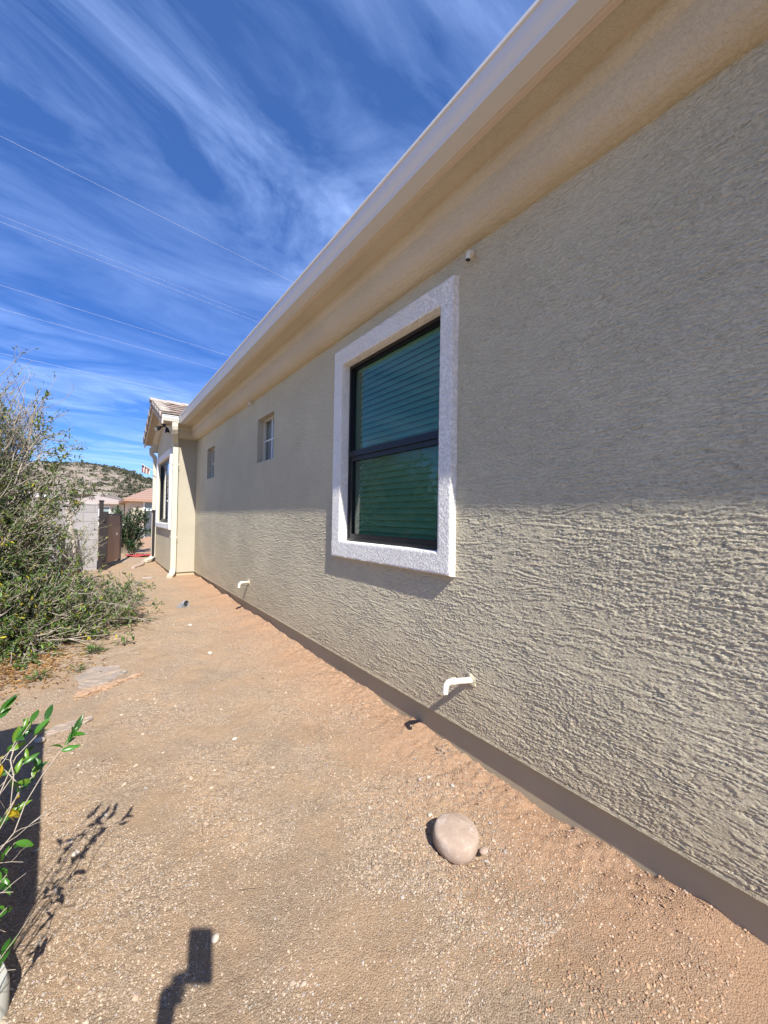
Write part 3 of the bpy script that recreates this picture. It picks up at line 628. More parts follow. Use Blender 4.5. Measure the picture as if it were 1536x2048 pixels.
def slab(name, pts, h, mt, label, cat, loc, rz=0, tilt=(0, 0), seed=2):
    bm = bmesh.new(); vs = [bm.verts.new((x, y, 0)) for x, y in pts]; f = bm.faces.new(vs); ex = bmesh.ops.extrude_face_region(bm, geom=[f])
    for v_ in [e for e in ex['geom'] if isinstance(e, bmesh.types.BMVert)]: v_.co.z = h
    bmesh.ops.triangulate(bm, faces=bm.faces[:]); bmesh.ops.subdivide_edges(bm, edges=bm.edges[:], cuts=3, use_grid_fill=True); r = random.Random(seed)
    for v_ in bm.verts: v_.co += Vector((r.uniform(-1, 1), r.uniform(-1, 1), r.uniform(-1, 1)))*.0055
    bmesh.ops.recalc_face_normals(bm, faces=bm.faces[:]); me = bpy.data.meshes.new(name); bm.to_mesh(me); bm.free(); o = link(name, me, mt); o.location = loc; o.rotation_euler = (tilt[0], tilt[1], rz); return tag(o, label, cat)
slab('flagstone', [(-.13, -.20), (-.03, -.235), (.06, -.19), (.12, -.09), (.20, -.03), (.155, .06), (.14, .16), (.03, .20), (-.02, .26), (-.10, .17), (-.17, .08), (-.135, -.04)], .035, M_sand, 'grey-brown flagstone sunk in the dirt beside the shrub', 'stone', (.06, 3.98, -.004), tilt=(.03, -.02))
slab('broken_stone', [(-.24, -.02), (-.16, -.05), (-.08, -.028), (.02, -.042), (.10, -.018), (.19, -.025), (.26, .012), (.20, .03), (.12, .018), (.03, .035), (-.07, .02), (-.2, .03)], .04, rockmat('orange stone', (.44, .28, .175), (.34, .235, .16), (.50, .37, .26), 22), 'split orange-tan stone along the near edge of the flagstone', 'stone', (.12, 3.72, .002), rz=.38)
slab('flat_stone', [(-.12, -.05), (.0, -.06), (.12, -.03), (.13, .03), (-.02, .05), (-.12, .02)], .022, M_sand, 'thin pinkish stone lying nearer than the flagstone', 'stone', (-.10, 3.19, .0), rz=.3)
M_wst = rockmat('white quartz', (.50, .43, .35), (.58, .51, .43), None, 20)
for k, (x, y, s, lb) in enumerate([(.72, 2.46, .017, 'white chip on the gravel left of the nearer pipe shadow'), (.345, 1.34, .016, 'pale lilac pebble just right of the phone shadow'), (.93, 4.05, .030, 'small pale stone in the path level with the large window'),
                                  (.95, 5.15, .028, 'pale stone below and right of the ribbed pipe end'), (-.03, 1.98, .015, 'white pebble among the leaf shadows'), (-.05, 2.07, .013, 'second white pebble among the leaf shadows'), (-.23, 3.05, .032, 'cream stone at the edge of the dark shadow'), (1.29, 1.33, .012, 'tiny white chip behind the round cobble')]):
    rock('pebble', (x, y, float(zg(np.array([x]), np.array([y]))[0])+s*.3), (s, s*.75, s*.5), M_wst, lb, 'pebble', seed=20+k, sub=2, rz=k*.9, rough=.1)

# ------------------------------------------------------------------ plants
def leafset(P, D, Nn, Ls, Ws, C, droop=.15, ns=3, fold=.45, curl=0, wavy=0):
    """P base points (n,3), D directions, Nn rough normals, Ls length, Ws width, C colours (n,3) -> folded lanceolate leaves"""
    n = len(P); D = D/np.linalg.norm(D, axis=1)[:, None]; S = np.cross(D, Nn); S /= (np.linalg.norm(S, axis=1)[:, None]+1e-9); U = np.cross(S, D)
    t = np.linspace(0, 1, ns+1); hw = .5*np.sin(np.pi*np.clip(t, .02, 1)**.85)**.85; hw[0] = .05; hw[-1] = .015
    V = np.zeros((n, (ns+1)*3, 3)); cv = RNG.uniform(-.25, .25, (n, 1))*curl; F = []
    for i in range(ns+1):
        wv = 1+(wavy*(-1)**i if 0 < i < ns else 0)
        c = P+D*(Ls*t[i])[:, None]-U*(Ls*droop*t[i]**2)[:, None]+S*(Ls[:, None]*cv*t[i]**2)
        e = (Ws*hw[i]*wv)[:, None]; V[:, i*3] = c-S*e+U*e*fold; V[:, i*3+1] = c; V[:, i*3+2] = c+S*e+U*e*fold
        if i < ns:
            a = i*3; F += [[a, a+1, a+4], [a, a+4, a+3], [a+1, a+2, a+5], [a+1, a+5, a+4]]
    k = (ns+1)*3; F = np.array(F)[None]+np.arange(n)[:, None, None]*k
    cc = np.repeat(np.c_[C, np.ones(n)], k, 0); return V.reshape(-1, 3), F.reshape(-1, 3), cc
def tubes(paths, rads, n=4):
    """many tapered tubes; paths list of (k,3) arrays"""
    Vs = []; Fs = []; b = 0
    for P, r in zip(paths, rads):
        k = len(P); T_ = np.gradient(P, axis=0); T_ /= np.linalg.norm(T_, axis=1)[:, None]+1e-9
        ref = np.array([.3, .2, .93]) if abs(T_[0, 2]) < .8 else np.array([1, 0, .1]); A = np.cross(T_, ref); A /= np.linalg.norm(A, axis=1)[:, None]+1e-9; B = np.cross(T_, A)
        q = np.arange(n)*2*np.pi/n; ring = P[:, None]+(A[:, None]*np.cos(q)[None, :, None]+B[:, None]*np.sin(q)[None, :, None])*np.asarray(r)[:, None, None]
        Vs.append(ring.reshape(-1, 3)); i = np.arange(k-1)[:, None]*n; j = np.arange(n)[None]; j2 = (j+1) % n
        Fs.append((np.stack([i+j, i+j2, i+n+j2, i+n+j], -1)+b).reshape(-1, 4)); b += k*n
    return np.concatenate(Vs), np.concatenate(Fs)
def curve(a, b, bend, r, k=8, wob=.03):
    t = np.linspace(0, 1, k)[:, None]; L_ = np.linalg.norm(b-a); m_ = (a+b)/2+np.array(bend)*L_
    P = a*(1-t)**2+2*m_*t*(1-t)+b*t*t; w_ = r.normal(0, wob*L_, (k, 3)); w_[0] = 0; w_[-1] = 0; return P+w_*.5
M_leaf = huemat('leaf', .42, .45, .30); M_leaf_big = huemat('glossy leaf', .30, .5, .35)
def barkmat(name, a, b):
    mt = mat(name, a, .85, spec=.2); t = T(mt); p = pos(t); t.links.new(mixc(t, noise(t, p, 30, 3, .6), a, b), bsdf(mt).inputs['Base Color']); return mt
M_twig = barkmat('dry twig bark', (.28, .235, .175), (.50, .44, .365)); M_bark = barkmat('bark', (.22, .17, .12), (.40, .34, .27))
GREENS = np.array([(.065, .135, .03), (.095, .18, .035), (.05, .10, .028), (.14, .22, .04), (.11, .16, .05), (.21, .28, .05)])
def shrub(name, label, root, targets, seed, nsub=5, nleaf=10, leafL=(.03, .05), stemr=.014, cat='shrub', group=None, cols=GREENS, yellow=.03, bare=.3, sublen=(.25, .6), bend=.18, twiglen=(.05, .16), zmin=0, ncap=1.0):
    r = np.random.default_rng(seed); e = tag(empty(name, root), label, cat, group); rootv = np.array(root, float)
    BP = []; BR = []; LP = []; LD = []
    for tg in targets:
        a = rootv+r.normal(0, .06, 3)*[1, 1, 0]; tg = np.array(tg, float)
        P = curve(a, tg, (0, 0, bend*r.uniform(.2, 1.2)), r, 9); L_ = np.linalg.norm(tg-a); BP.append(P); BR.append(np.linspace(stemr*min(1.3, .5+L_*.4)*r.uniform(.7, 1.2), .0028, 9))
        for s in range(nsub):
            t0 = r.uniform(.35, 1.0); i = min(7, int(t0*8)); p0 = P[i]; d = P[i+1]-P[i]; d /= np.linalg.norm(d)+1e-9; d = d+r.normal(0, .55, 3); d[2] += .12; d /= np.linalg.norm(d)
            l = r.uniform(*sublen)*min(1.2, .5+L_*.35); Q = curve(p0, p0+d*l, r.normal(0, .12, 3), r, 6); Q[:, 2] = np.maximum(Q[:, 2], zmin+.01); BP.append(Q); BR.append(np.linspace(.0042, .0014, 6))
            isbare = r.random() < bare
            for w_ in range(4):
                i = r.integers(1, 5); d2 = (Q[5]-Q[0])/l+r.normal(0, .75, 3); d2 /= np.linalg.norm(d2); l2 = r.uniform(*twiglen); W = curve(Q[i], Q[i]+d2*l2, (0, 0, 0), r, 4); BP.append(W); BR.append(np.linspace(.0020, .0009, 4))
                if not isbare:
                    nn = max(1, int(nleaf*.25*r.uniform(.5, 1.5)))
                    for q in range(nn):
                        tt = r.uniform(.15, 1); LP.append(W[0]+(W[-1]-W[0])*tt); dd = d2+r.normal(0, .7, 3); dd[2] += .15; LD.append(dd)
            if not isbare:
                for q in range(int(nleaf*.4)):
                    i = r.integers(1, 5); LP.append(Q[i]+(Q[i+1 if i < 5 else i]-Q[i])*r.random()); dd = (Q[5]-Q[0])/l+r.normal(0, .8, 3); LD.append(dd)
    V_, F_ = tubes([p-rootv for p in BP], BR); link('branches', nmesh('branches', V_, F_), M_twig, e, True)
    LP = np.array(LP)-rootv; LD = np.array(LD); n = len(LP); Ls = r.uniform(*leafL, n); Nn = r.normal(0, .5, (n, 3)); Nn[:, 2] += 1
    c = cols[r.integers(0, len(cols), n)]*(1+r.uniform(-.25, .25, (n, 1))); ky = r.random(n) < yellow; c[ky] = np.array([.50, .42, .03])*r.uniform(.7, 1.2, (ky.sum(), 1))
    V_, F_, C_ = leafset(LP, LD, Nn, Ls, Ls*r.uniform(.24, .38, n), c); link('leaves', nmesh('leaves', V_, F_, colors=C_), M_leaf, e)
    return e
r_ = np.random.default_rng(40)
# tall loose shrub on the left
tg = []
while len(tg) < 300:
    u_ = r_.normal(0, 1, 3); u_ /= np.linalg.norm(u_); rad = r_.uniform(.45, 1.0)
    p_ = np.array([-1.45, 5.9, .95])+u_*np.array([1.50, 1.25, 1.88])*rad
    if p_[2] < .25 or (p_[0] > -.45 and p_[2] < 1.35): continue
    tg.append(p_)
shrub('shrub', 'tall loose grey-green shrub full of bare twigs at the left edge', (-1.25, 5.7, .05), tg, 41, cols=np.r_[GREENS*.9, [(.17, .15, .08), (.13, .13, .06)]], twiglen=(.06, .22), nsub=9, nleaf=38, bare=.22, yellow=.035, leafL=(.032, .055))
tg = []
while len(tg) < 120:
    u_ = r_.normal(0, 1, 3); u_ /= np.linalg.norm(u_); p_ = np.array([-.62, 5.2, .12])+u_*np.array([1.0, .72, .78])*r_.uniform(.35, 1.0)
    if p_[2] < .06 or p_[0] > .25: continue
    tg.append(p_)
shrub('shrub', 'low sprawling leafy shrub in front of the tall shrub', (-.75, 5.2, .04), tg, 43, nsub=8, nleaf=25, leafL=(.032, .055), bare=.3, yellow=.06, bend=.08, zmin=.05)
tg = [(r_.uniform(-.15, .62), r_.uniform(5.1, 7.2), r_.uniform(.08, .42)) for k in range(55)]
shrub('shrub', 'low scraggly dark-leaved plant spilling onto the path', (-.15, 6.1, .06), tg, 44, nsub=5, nleaf=18, leafL=(.03, .055), bare=.35, yellow=.01, bend=.05, sublen=(.12, .35), zmin=.06, stemr=.008, cols=GREENS*.8)
tg = [(r_.uniform(-1.0, .1), r_.uniform(7.6, 9.3), r_.uniform(.5, 1.35)) for k in range(38)]
shrub('shrub', 'thin upright leafy shrub growing against the grey block wall', (-.45, 8.6, .1), tg, 45, nsub=4, nleaf=10, bare=.25, yellow=.03, cols=GREENS*1.1)
tg = [(r_.uniform(-1.1, -.46), r_.uniform(5.2, 6.8), r_.uniform(.5, 1.5)) for k in range(90)]
shrub('shrub', 'olive leafy shrub filling the gap between the tall shrub and the block wall', (-.75, 6.0, .05), tg, 47, nsub=6, nleaf=22, bare=.3, yellow=.06, leafL=(.032, .055))
# tall thin shoots catching the sky
shrub('sapling', 'tall wispy sapling with airy twigs rising behind the tall shrub', (-1.3, 6.6, .08), [(-1.1+r_.uniform(-.5, .6), 6.4+r_.uniform(-.5, .4), r_.uniform(2.2, 2.9)) for k in range(95)], 46, nsub=7, nleaf=14, leafL=(.026, .045), twiglen=(.08, .24), bare=.38, cat='sapling', stemr=.01)
# oleander beyond the gate
OL = np.array([(.035, .075, .025), (.05, .10, .03), (.08, .13, .05), (.03, .06, .03)])
def oleander(root, n, h, sp, seed, label, group=None):
    r = np.random.default_rng(seed); e = tag(empty('oleander', root), label, 'shrub', group); BP = []; BR = []; LP = []; LD = []
    for k in range(n):
        a = r.uniform(0, 6.28); d = sp*r.uniform(.2, 1); tip = np.array([math.cos(a)*d, math.sin(a)*d, h*r.uniform(.45, 1)]); P = curve(np.zeros(3)+r.normal(0, .05, 3)*[1, 1, 0], tip, (0, 0, .1), r, 8, .02); BP.append(P); BR.append(np.linspace(.012, .005, 8))
        for q in range(70):
            t0 = 1-r.random()**1.6*.75; i = min(6, int(t0*7)); LP.append(P[i]+(P[i+1]-P[i])*r.random()); dd = (P[i+1]-P[i])/np.linalg.norm(P[i+1]-P[i])*.7+r.normal(0, .65, 3); LD.append(dd)
    V_, F_ = tubes(BP, BR, 5); link('branches', nmesh('branches', V_, F_), M_bark, e, True); LP = np.array(LP); LD = np.array(LD); n_ = len(LP); Ls = r.uniform(.10, .17, n_); Nn = r.normal(0, .4, (n_, 3)); Nn[:, 2] += 1
    c = OL[r.integers(0, 4, n_)]*(1+r.uniform(-.25, .35, (n_, 1))); V_, F_, C_ = leafset(LP, LD, Nn, Ls, Ls*.17, c); link('leaves', nmesh('leaves', V_, F_, colors=C_), M_leaf, e); return e
oleander((.75, 14.0, .19), 62, 1.40, .85, 61, 'dark green oleander bush growing beyond the open gate')
oleander((.95, 13.3, .19), 5, .42, .35, 62, 'small low oleander shoot at the foot of the bigger bush')
# small weeds
def weed(x, y, n, L_, seed, label):
    r = np.random.default_rng(seed); z = float(zg(np.array([x]), np.array([y]))[0]); e = tag(empty('weed', (x, y, z)), label, 'weed'); P = r.normal(0, .02, (n, 3))*[1, 1, .2]; P[:, 2] = abs(P[:, 2])+.004
    D = r.normal(0, 1, (n, 3)); D[:, 2] = abs(D[:, 2])*.7+.1; Ls = r.uniform(.5, 1, n)*L_; c = GREENS[r.integers(0, 5, n)]*r.uniform(.8, 1.2, (n, 1)); V_, F_, C_ = leafset(P+D*.02, D, np.tile([0, 0, 1.], (n, 1))+r.normal(0, .3, (n, 3)), Ls, Ls*.16, c)
    link('leaves', nmesh('leaves', V_, F_, colors=C_), M_leaf, e)
    V_, F_ = tubes([np.array([[0, 0, -.01], [0, 0, .01], [0, 0, .03]])+0, *[np.array([[0, 0, 0], P[k]/2, P[k]+D[k]*.02]) for k in range(0, n, 2)]], [[.002]*3]*(1+(n+1)//2)); link('stem', nmesh('stem', V_, F_), M_bark, e)
weed(-.33, 4.2, 55, .075, 71, 'small green weed on open dirt left of the flagstone')
weed(-.08, 4.22, 26, .06, 72, 'tiny weed sprig just left of the flagstone')
weed(.03, 4.62, 60, .085, 73, 'feathery weed at the shrub edge behind the flagstone')
weed(.28, 4.75, 28, .07, 77, 'sparse weed sprig on the path behind the flagstone')
weed(1.66, 1.62, 14, .022, 74, 'tiny weed at the foot of the plinth by the nearer pipe')
# leaf litter under the shrub
r = np.random.default_rng(80); n = 5200; X = np.r_[r.normal(-.75, .35, n)]; Y = r.normal(4.62, .33, n); k = (X < .1) & (Y > 3.7); X = X[k]; Y = Y[k]; n = len(X)
P = np.stack([X, Y, zg(X, Y)+.004+r.random(n)*.008], -1); D = r.normal(0, 1, (n, 3)); D[:, 2] *= .18; Nn = r.normal(0, .25, (n, 3)); Nn[:, 2] += 1; Ls = r.uniform(.02, .04, n)
LC = np.array([(.45, .24, .07), (.52, .32, .10), (.30, .15, .06), (.42, .30, .15), (.22, .12, .06)]); V_, F_, C_ = leafset(P, D, Nn, Ls, Ls*.38, LC[r.integers(0, 5, n)]*r.uniform(.8, 1.2, (n, 1)))
tag(link('leaf_litter', nmesh('leaf_litter', V_, F_, colors=C_), M_leaf), 'orange-brown dry leaf litter under the shrub', 'leaf litter', kind='stuff')
r = np.random.default_rng(83); n = 70; X = r.uniform(-.3, 1.6, n); Y = r.uniform(1.1, 7.5, n); P = np.stack([X, Y, zg(X, Y)+.004], -1); D = r.normal(0, 1, (n, 3)); D[:, 2] *= .15; Nn = r.normal(0, .3, (n, 3)); Nn[:, 2] += 1; Ls = r.uniform(.012, .028, n)
yy_ = r.uniform(1.1, 6, 40); V_, F_, C_ = leafset(P, D, Nn, Ls, Ls*.35, LC[r.integers(0, 5, n)]*r.uniform(.6, 1.0, (n, 1))); Vt, Ft = tubes([curve(np.array([x, y, z_]), np.array([x+math.cos(q)*l_, y+math.sin(q)*l_, z_+.002]), (0, 0, .02), r, 4) for x, y, z_, q, l_ in zip(r.uniform(-.2, 1.6, 40), yy_, .017*np.maximum(0, yy_-2.5)+.008, r.uniform(0, 3.1, 40), r.uniform(.02, .09, 40))], [np.linspace(.0014, .0008, 4)]*40)
Ft3 = np.concatenate([Ft[:, [0, 1, 2]], Ft[:, [0, 2, 3]]]); tag(link('ground_debris', nmesh('ground_debris', np.r_[V_, Vt], np.r_[F_, Ft3+len(V_)], colors=np.r_[C_, np.tile([.26, .19, .12, 1], (len(Vt), 1))]), M_leaf), 'thinly scattered dead leaf bits and twiglets on the bare path', 'debris', kind='stuff')
# dry sticks lying under the shrubs
r = np.random.default_rng(81); paths = []
for k in range(170):
    x, y = r.uniform(-1.0, .55), r.uniform(4.3, 7.2); a = r.uniform(0, 3.14); l = r.uniform(.06, .24); z = .017*max(0, y-2.5)+r.uniform(.006, .03)
    if x > .25 and r.random() < .6: continue
    paths.append(curve(np.array([x, y, z]), np.array([x+math.cos(a)*l, y+math.sin(a)*l, z+r.uniform(0, .05)]), (0, 0, .04), r, 5))
V_, F_ = tubes(paths, [np.linspace(.0028, .0012, 5)]*len(paths)); tag(link('dry_sticks', nmesh('dry_sticks', V_, F_), M_twig), 'pale dry sticks littering the ground under the shrubs', 'sticks', kind='stuff')
# ---- near shrub reaching in from the left, large glossy leaves, some yellow
ns = tag(empty('shrub', (-.335, 1.16, 0)), 'near shrub with large glossy green and yellow leaves reaching in at lower left', 'shrub')
RT = np.array([-.335, 1.16, 0.]); r = np.random.default_rng(90)
BR_ = [  # branch tip, with leaf clusters (position, n green, n yellow)
    ((-.029, 1.327, .784), 9, 1), ((-.085, 1.335, .835), 7, 0), ((-.12, 1.34, .83), 7, 0), ((-.15, 1.37, .78), 4, 4), ((-.10, 1.35, .70), 6, 0), ((-.135, 1.36, .655), 3, 5), ((-.155, 1.38, .60), 7, 0), ((-.145, 1.37, .52), 8, 0),
    ((-.16, 1.38, .44), 7, 1), ((-.16, 1.40, .34), 7, 0), ((-.15, 1.37, .26), 6, 0), ((-.17, 1.34, .88), 6, 0), ((-.20, 1.36, .70), 7, 1), ((-.20, 1.38, .50), 7, 0), ((-.25, 1.30, .80), 6, 0), ((-.19, 1.30, .36), 6, 0), ((-.12, 1.30, .76), 5, 0), ((-.13, 1.42, .72), 5, 0)]
BP = []; BRr = []; G = [[], [], []]; Yl = [[], [], []]
for (tip, ng, ny) in BR_:
    tip = np.array(tip); a = RT+np.array([r.normal(0, .03), r.normal(0, .03), .02]); P = curve(a, tip, (-.10, -.04, .22), r, 14, .014); BP.append(P); BRr.append(np.linspace(.0024, .0010, 14))
    for q in range(1):
        i = r.integers(6, 13); d = r.normal(0, 1, 3); d /= np.linalg.norm(d); W = curve(P[i], P[i]+d*r.uniform(.05, .16), (0, 0, .05), r, 5); BP.append(W); BRr.append(np.linspace(.0018, .0007, 5))
    ax = (P[-1]-P[-3]); ax /= np.linalg.norm(ax)
    for q in range(0, ng+ny, 1):
        if q and r.random() < .3: continue
        tt = q/(ng+ny); b0 = P[-1]-ax*.055*tt; d = ax*.55+r.normal(0, .6, 3); d[2] += .15
        tgt = G if q < ng else Yl; tgt[0].append(b0); tgt[1].append(d if q < ng else d*[1, 1, .2]-[0, 0, .9]); tgt[2].append(r.uniform(.024, .046))
for q in range(32):      # dead bare twigs, pale
    P = BP[r.integers(0, len(BP))]; p0 = P[-2] if len(P) < 8 else P[r.integers(8, 13)]; d = r.normal(0, 1, 3)+[.5, 0, 0]; d /= np.linalg.norm(d); W = curve(p0, p0+d*r.uniform(.04, .13), (0, 0, .08), r, 5); BP.append(W); BRr.append(np.linspace(.0010, .0005, 5))
V_, F_ = tubes([p-RT for p in BP], BRr, 5); link('branches', nmesh('branches', V_, F_), M_twig, ns, True)
def big(setv, name, colr, wd):
    P = np.array(setv[0])-RT; D = np.array(setv[1]); Ls = np.array(setv[2]); n = len(P); Nn = r.normal(0, .5, (n, 3)); Nn[:, 2] += .7; Nn[:, 1] -= .8; c = np.array(colr)[r.integers(0, len(colr), n)]*r.uniform(.85, 1.2, (n, 1)); V_, F_, C_ = leafset(P, D, Nn, Ls, Ls*wd, c, .30, ns=12, fold=.55, curl=1.0, wavy=.07)
    link(name, nmesh(name, V_, F_, colors=C_), M_leaf_big, ns, True)
big(G, 'leaves', [(.05, .16, .02), (.07, .20, .025), (.04, .12, .02), (.16, .30, .03)], .36); big(Yl, 'yellow_leaves', [(.72, .48, .02), (.66, .54, .04)], .30)

# ------------------------------------------------------------------ equipment left of the frame (casts the long shadow)
ac = tag(empty('air_conditioner', (-.805, 1.66, .02), R(3.4)), 'grey long condenser unit with louvred sides beyond the left edge', 'air conditioner')
M_ac = mat('ac enamel', (.42, .41, .38), .5)
def rrect(cx, cy, wx, wy, r, z, n=6):
    P = []
    for (sx, sy, a0) in ((1, 1, 0), (-1, 1, 90), (-1, -1, 180), (1, -1, 270)):
        for k in range(n+1): a = R(a0+90*k/n); P.append((cx+sx*(wx/2-r)+r*math.cos(a), cy+sy*(wy/2-r)+r*math.sin(a), z))
    return P
AW, AL, AH = .86, 1.62, .86
mb = MB(); mb.loft([rrect(0, 0, AW-.03, AL-.03, .09, z) for z in (0, AH-.04)]); mb.build('body', M_ac, ac, True)
mb = MB()
for k in range(24): mb.loft([rrect(0, 0, AW-.005, AL-.005, .10, .06+k*.031), rrect(0, 0, AW-.02, AL-.02, .095, .078+k*.031)])
mb.build('louvres', M_ac, ac, True)
mb = MB(); mb.loft([rrect(0, 0, AW, AL, .10, AH-.05), rrect(0, 0, AW, AL, .10, AH-.01), rrect(0, 0, AW-.06, AL-.06, .09, AH)]); tp = mb.build('top_cover', M_ac, ac, True)
mb = MB()
for k in range(9): mb.tube([(math.cos(q)*(.05+k*.035), math.sin(q)*(.05+k*.035), AH+.012) for q in np.linspace(0, 2*math.pi, 33)], .003, 5)
for q in range(4): mb.tube([(.35*math.cos(q*math.pi/4), .35*math.sin(q*math.pi/4), AH+.006), (-.35*math.cos(q*math.pi/4), -.35*math.sin(q*math.pi/4), AH+.006)], .004, 5)
mb.build('fan_grille', M_black, tp, True)
mb = MB(); mb.loft([rrect(0, 0, .42, .60, .05, z) for z in (-.02, .085)]+[rrect(0, 0, .41, .59, .05, .10)])
tag(mb.build('equipment_pad', stucco('pad plastic', (.50, .50, .44), b1=0, b2=.0006, along='N'), None, True), 'pale rounded-corner slab at the lower left corner', 'slab'); pad_ = bpy.data.objects['equipment_pad']; pad_.rotation_euler = (0, 0, R(19)); pad_.location = (-.44, 1.655, 0)

# ------------------------------------------------------------------ things along the path
# corrugated drain end sticking out of the dirt
cp = tag(empty('drain_hose', (1.02, 6.22, .06)), 'short grey ribbed drain pipe end poking from the path', 'drain pipe')
mb = MB(); P = []; rs = []
for k in range(61):
    t_ = k/60; a_ = t_*1.35; P.append((-.05+.11*math.sin(a_)*1.0, -.02-.05*t_, -.06+.10*math.sin(min(a_, 1.3))*1.0)); rs.append(.052+.005*math.sin(k*1.57))
mb.tube(P, rs, 20, cap=False); mb.build('ribbed_tube', mat('grey corrugated plastic', (.25, .26, .28), .45), cp, True)
mb = MB(); e_ = Vector(P[-1]); d_ = (Vector(P[-1])-Vector(P[-3])).normalized(); mb.tube([e_-d_*.02, e_-d_*.015], .05, 20); mb.build('bore_shade', M_dark, cp)  # dark disc stands in for the shadow inside the ribbed tube
# leaf/paper scrap by the downspout
slab('splash_stone', [(-.12, -.06), (.02, -.10), (.13, -.03), (.10, .06), (-.05, .09)], .018, rockmat('dusty grey stone', (.45, .38, .33), (.38, .32, .28), None, 10), 'dusty grey flat stone by the downspout outlet', 'stone', (.86, 8.95, .105), rz=.4)
h2 = tag(empty('drain_hose', (.98, 11.2, .20)), 'dusty drain hose lying off the far downspout', 'drain pipe')
mb = MB(); P = []; rs = []
for k in range(41): t_ = k/40; P.append((-.22*t_+.05*math.sin(t_*4), -.9*t_+.15, -.02-.02*t_)); rs.append(.038+.004*math.sin(k*1.57))
mb.tube(P, rs, 14); mb.build('ribbed_tube', mat('dusty plastic', (.42, .33, .27), .7), h2, True)

# ---- block wall, gate, posts
WY = 10.62
M_block = mat('grey block', (.36, .35, .34), .9); t = T(M_block); p = pos(t); bt = t.nodes.new('ShaderNodeTexBrick')
sx = t.nodes.new('ShaderNodeSeparateXYZ'); t.links.new(p, sx.inputs[0]); cb = t.nodes.new('ShaderNodeCombineXYZ'); t.links.new(sx.outputs[0], cb.inputs[0]); t.links.new(sx.outputs[2], cb.inputs[1]); t.links.new(cb.outputs[0], bt.inputs['Vector'])
bt.inputs['Scale'].default_value = 1; bt.inputs['Brick Width'].default_value = .40; bt.inputs['Row Height'].default_value = .20; bt.inputs['Mortar Size'].default_value = .008; bt.inputs['Color1'].default_value = (.30, .29, .29, 1); bt.inputs['Color2'].default_value = (.34, .33, .33, 1); bt.inputs['Mortar'].default_value = (.25, .24, .24, 1)
t.links.new(mixc(t, mth('MULTIPLY', noise(t, p, 5, 6, .7), .5, t), bt.outputs['Color'], (.30, .27, .25)), bsdf(M_block).inputs['Base Color']); t.links.new(bump(t, noise(t, p, 90, 4, .7), .003, 1, bump(t, bt.outputs['Fac'], .006, -1 if False else 1)), bsdf(M_block).inputs['Normal'])
bwl = tag(empty('block_wall', (-3, WY, .1)), 'grey concrete block wall behind the shrubs left of the gate', 'wall')
def pl(o, loc): o.location = loc; return o
mb = MB(); mb.box((-6.5, WY, -.1), (.06, WY+.20, 1.56)); pl(mb.build('wall_panel', M_block, bwl), (3, -WY, -.1))
mb = MB()
for k in range(16): mb.box((-6.5+k*.41, WY-.012, 1.563), (-6.5+k*.41+.40, WY+.212, 1.62))
pl(mb.build('cap', mat('block cap', (.42, .39, .37), .9), bwl, bevel=.006), (3, -WY, -.1))
# side property wall running away on the far left
bw2 = tag(empty('block_wall', (-6.4, 4, 0)), 'long block wall running along the far left side of the yard', 'wall')
mb = MB(); mb.box((-.1, -9, -.2), (.1, 6.6, 1.6)); mb.build('wall_panel', M_block, bw2)
gate = tag(empty('gate', (.15, WY+.02, .14)), 'open brown metal gate leaf in a dark steel frame', 'gate')
mb = MB(); mb.box((-.075, -.04, -.15), (.005, .04, 1.50)); gp_ = mb.build('post', M_metal, gate); mb = MB(); mb.box((-.085, -.05, 1.50), (.015, .05, 1.53)); mb.build('post_cap', M_metal, gp_)
ang = math.atan2(.33, 1.15)   # leaf swings away from the camera
leaf_dir = Vector((math.sin(ang), math.cos(ang), 0)); GW = 1.22
def gpt(s, o, z): return (leaf_dir.x*s+leaf_dir.y*o+.03, leaf_dir.y*s-leaf_dir.x*o-.1, z)
def gbox(mb, s0, s1, o0, o1, z0, z1):
    q = [gpt(s0, o0, z0), gpt(s1, o0, z0), gpt(s1, o1, z0), gpt(s0, o1, z0), gpt(s0, o0, z1), gpt(s1, o0, z1), gpt(s1, o1, z1), gpt(s0, o1, z1)]; mb.add(q, [(0,3,2,1),(4,5,6,7),(0,1,5,4),(1,2,6,5),(2,3,7,6),(3,0,4,7)])
mb = MB(); gbox(mb, 0, .06, -.03, .05, -.06, 1.28); gbox(mb, GW-.04, GW, -.03, .03, .05, 1.24); gbox(mb, .06, GW-.04, -.03, .03, 1.20, 1.24); gbox(mb, .06, GW-.04, -.03, .03, .05, .09); gbox(mb, .06, GW-.04, -.02, .0, .6, .64); fr_ = mb.build('frame', M_metal, gate)
M_gp = mat('gate panel paint', (.30, .19, .13), .6); mb = MB()
for k in range(5): gbox(mb, .064+k*.223, .064+(k+1)*.223-.004, .002, .014, .12, 1.198)
mb.build('panel', M_gp, gate)
mb = MB(); gbox(mb, .85, .88, .014, .03, .72, .78); mb.build('latch', mat('latch steel', (.6, .58, .55), .3, .8), gate)
mb = MB()
for z in (.2, 1.05): mb = MB(); gbox(mb, -.03, .0, -.02, .02, z, z+.10); mb.build('hinge', M_metal, gate)
gpo = tag(empty('gate_post', (1.225, 11.62, .15)), 'dark steel gate post against the far corner of the bay', 'post'); mb = MB(); mb.box((-.03, -.03, -.15), (.03, .03, 1.30)); mb.build('post', M_metal, gpo); mb = MB(); mb.box((-.045, -.045, 1.30), (.045, .045, 1.34)); mb.build('post_cap', M_metal, gpo)
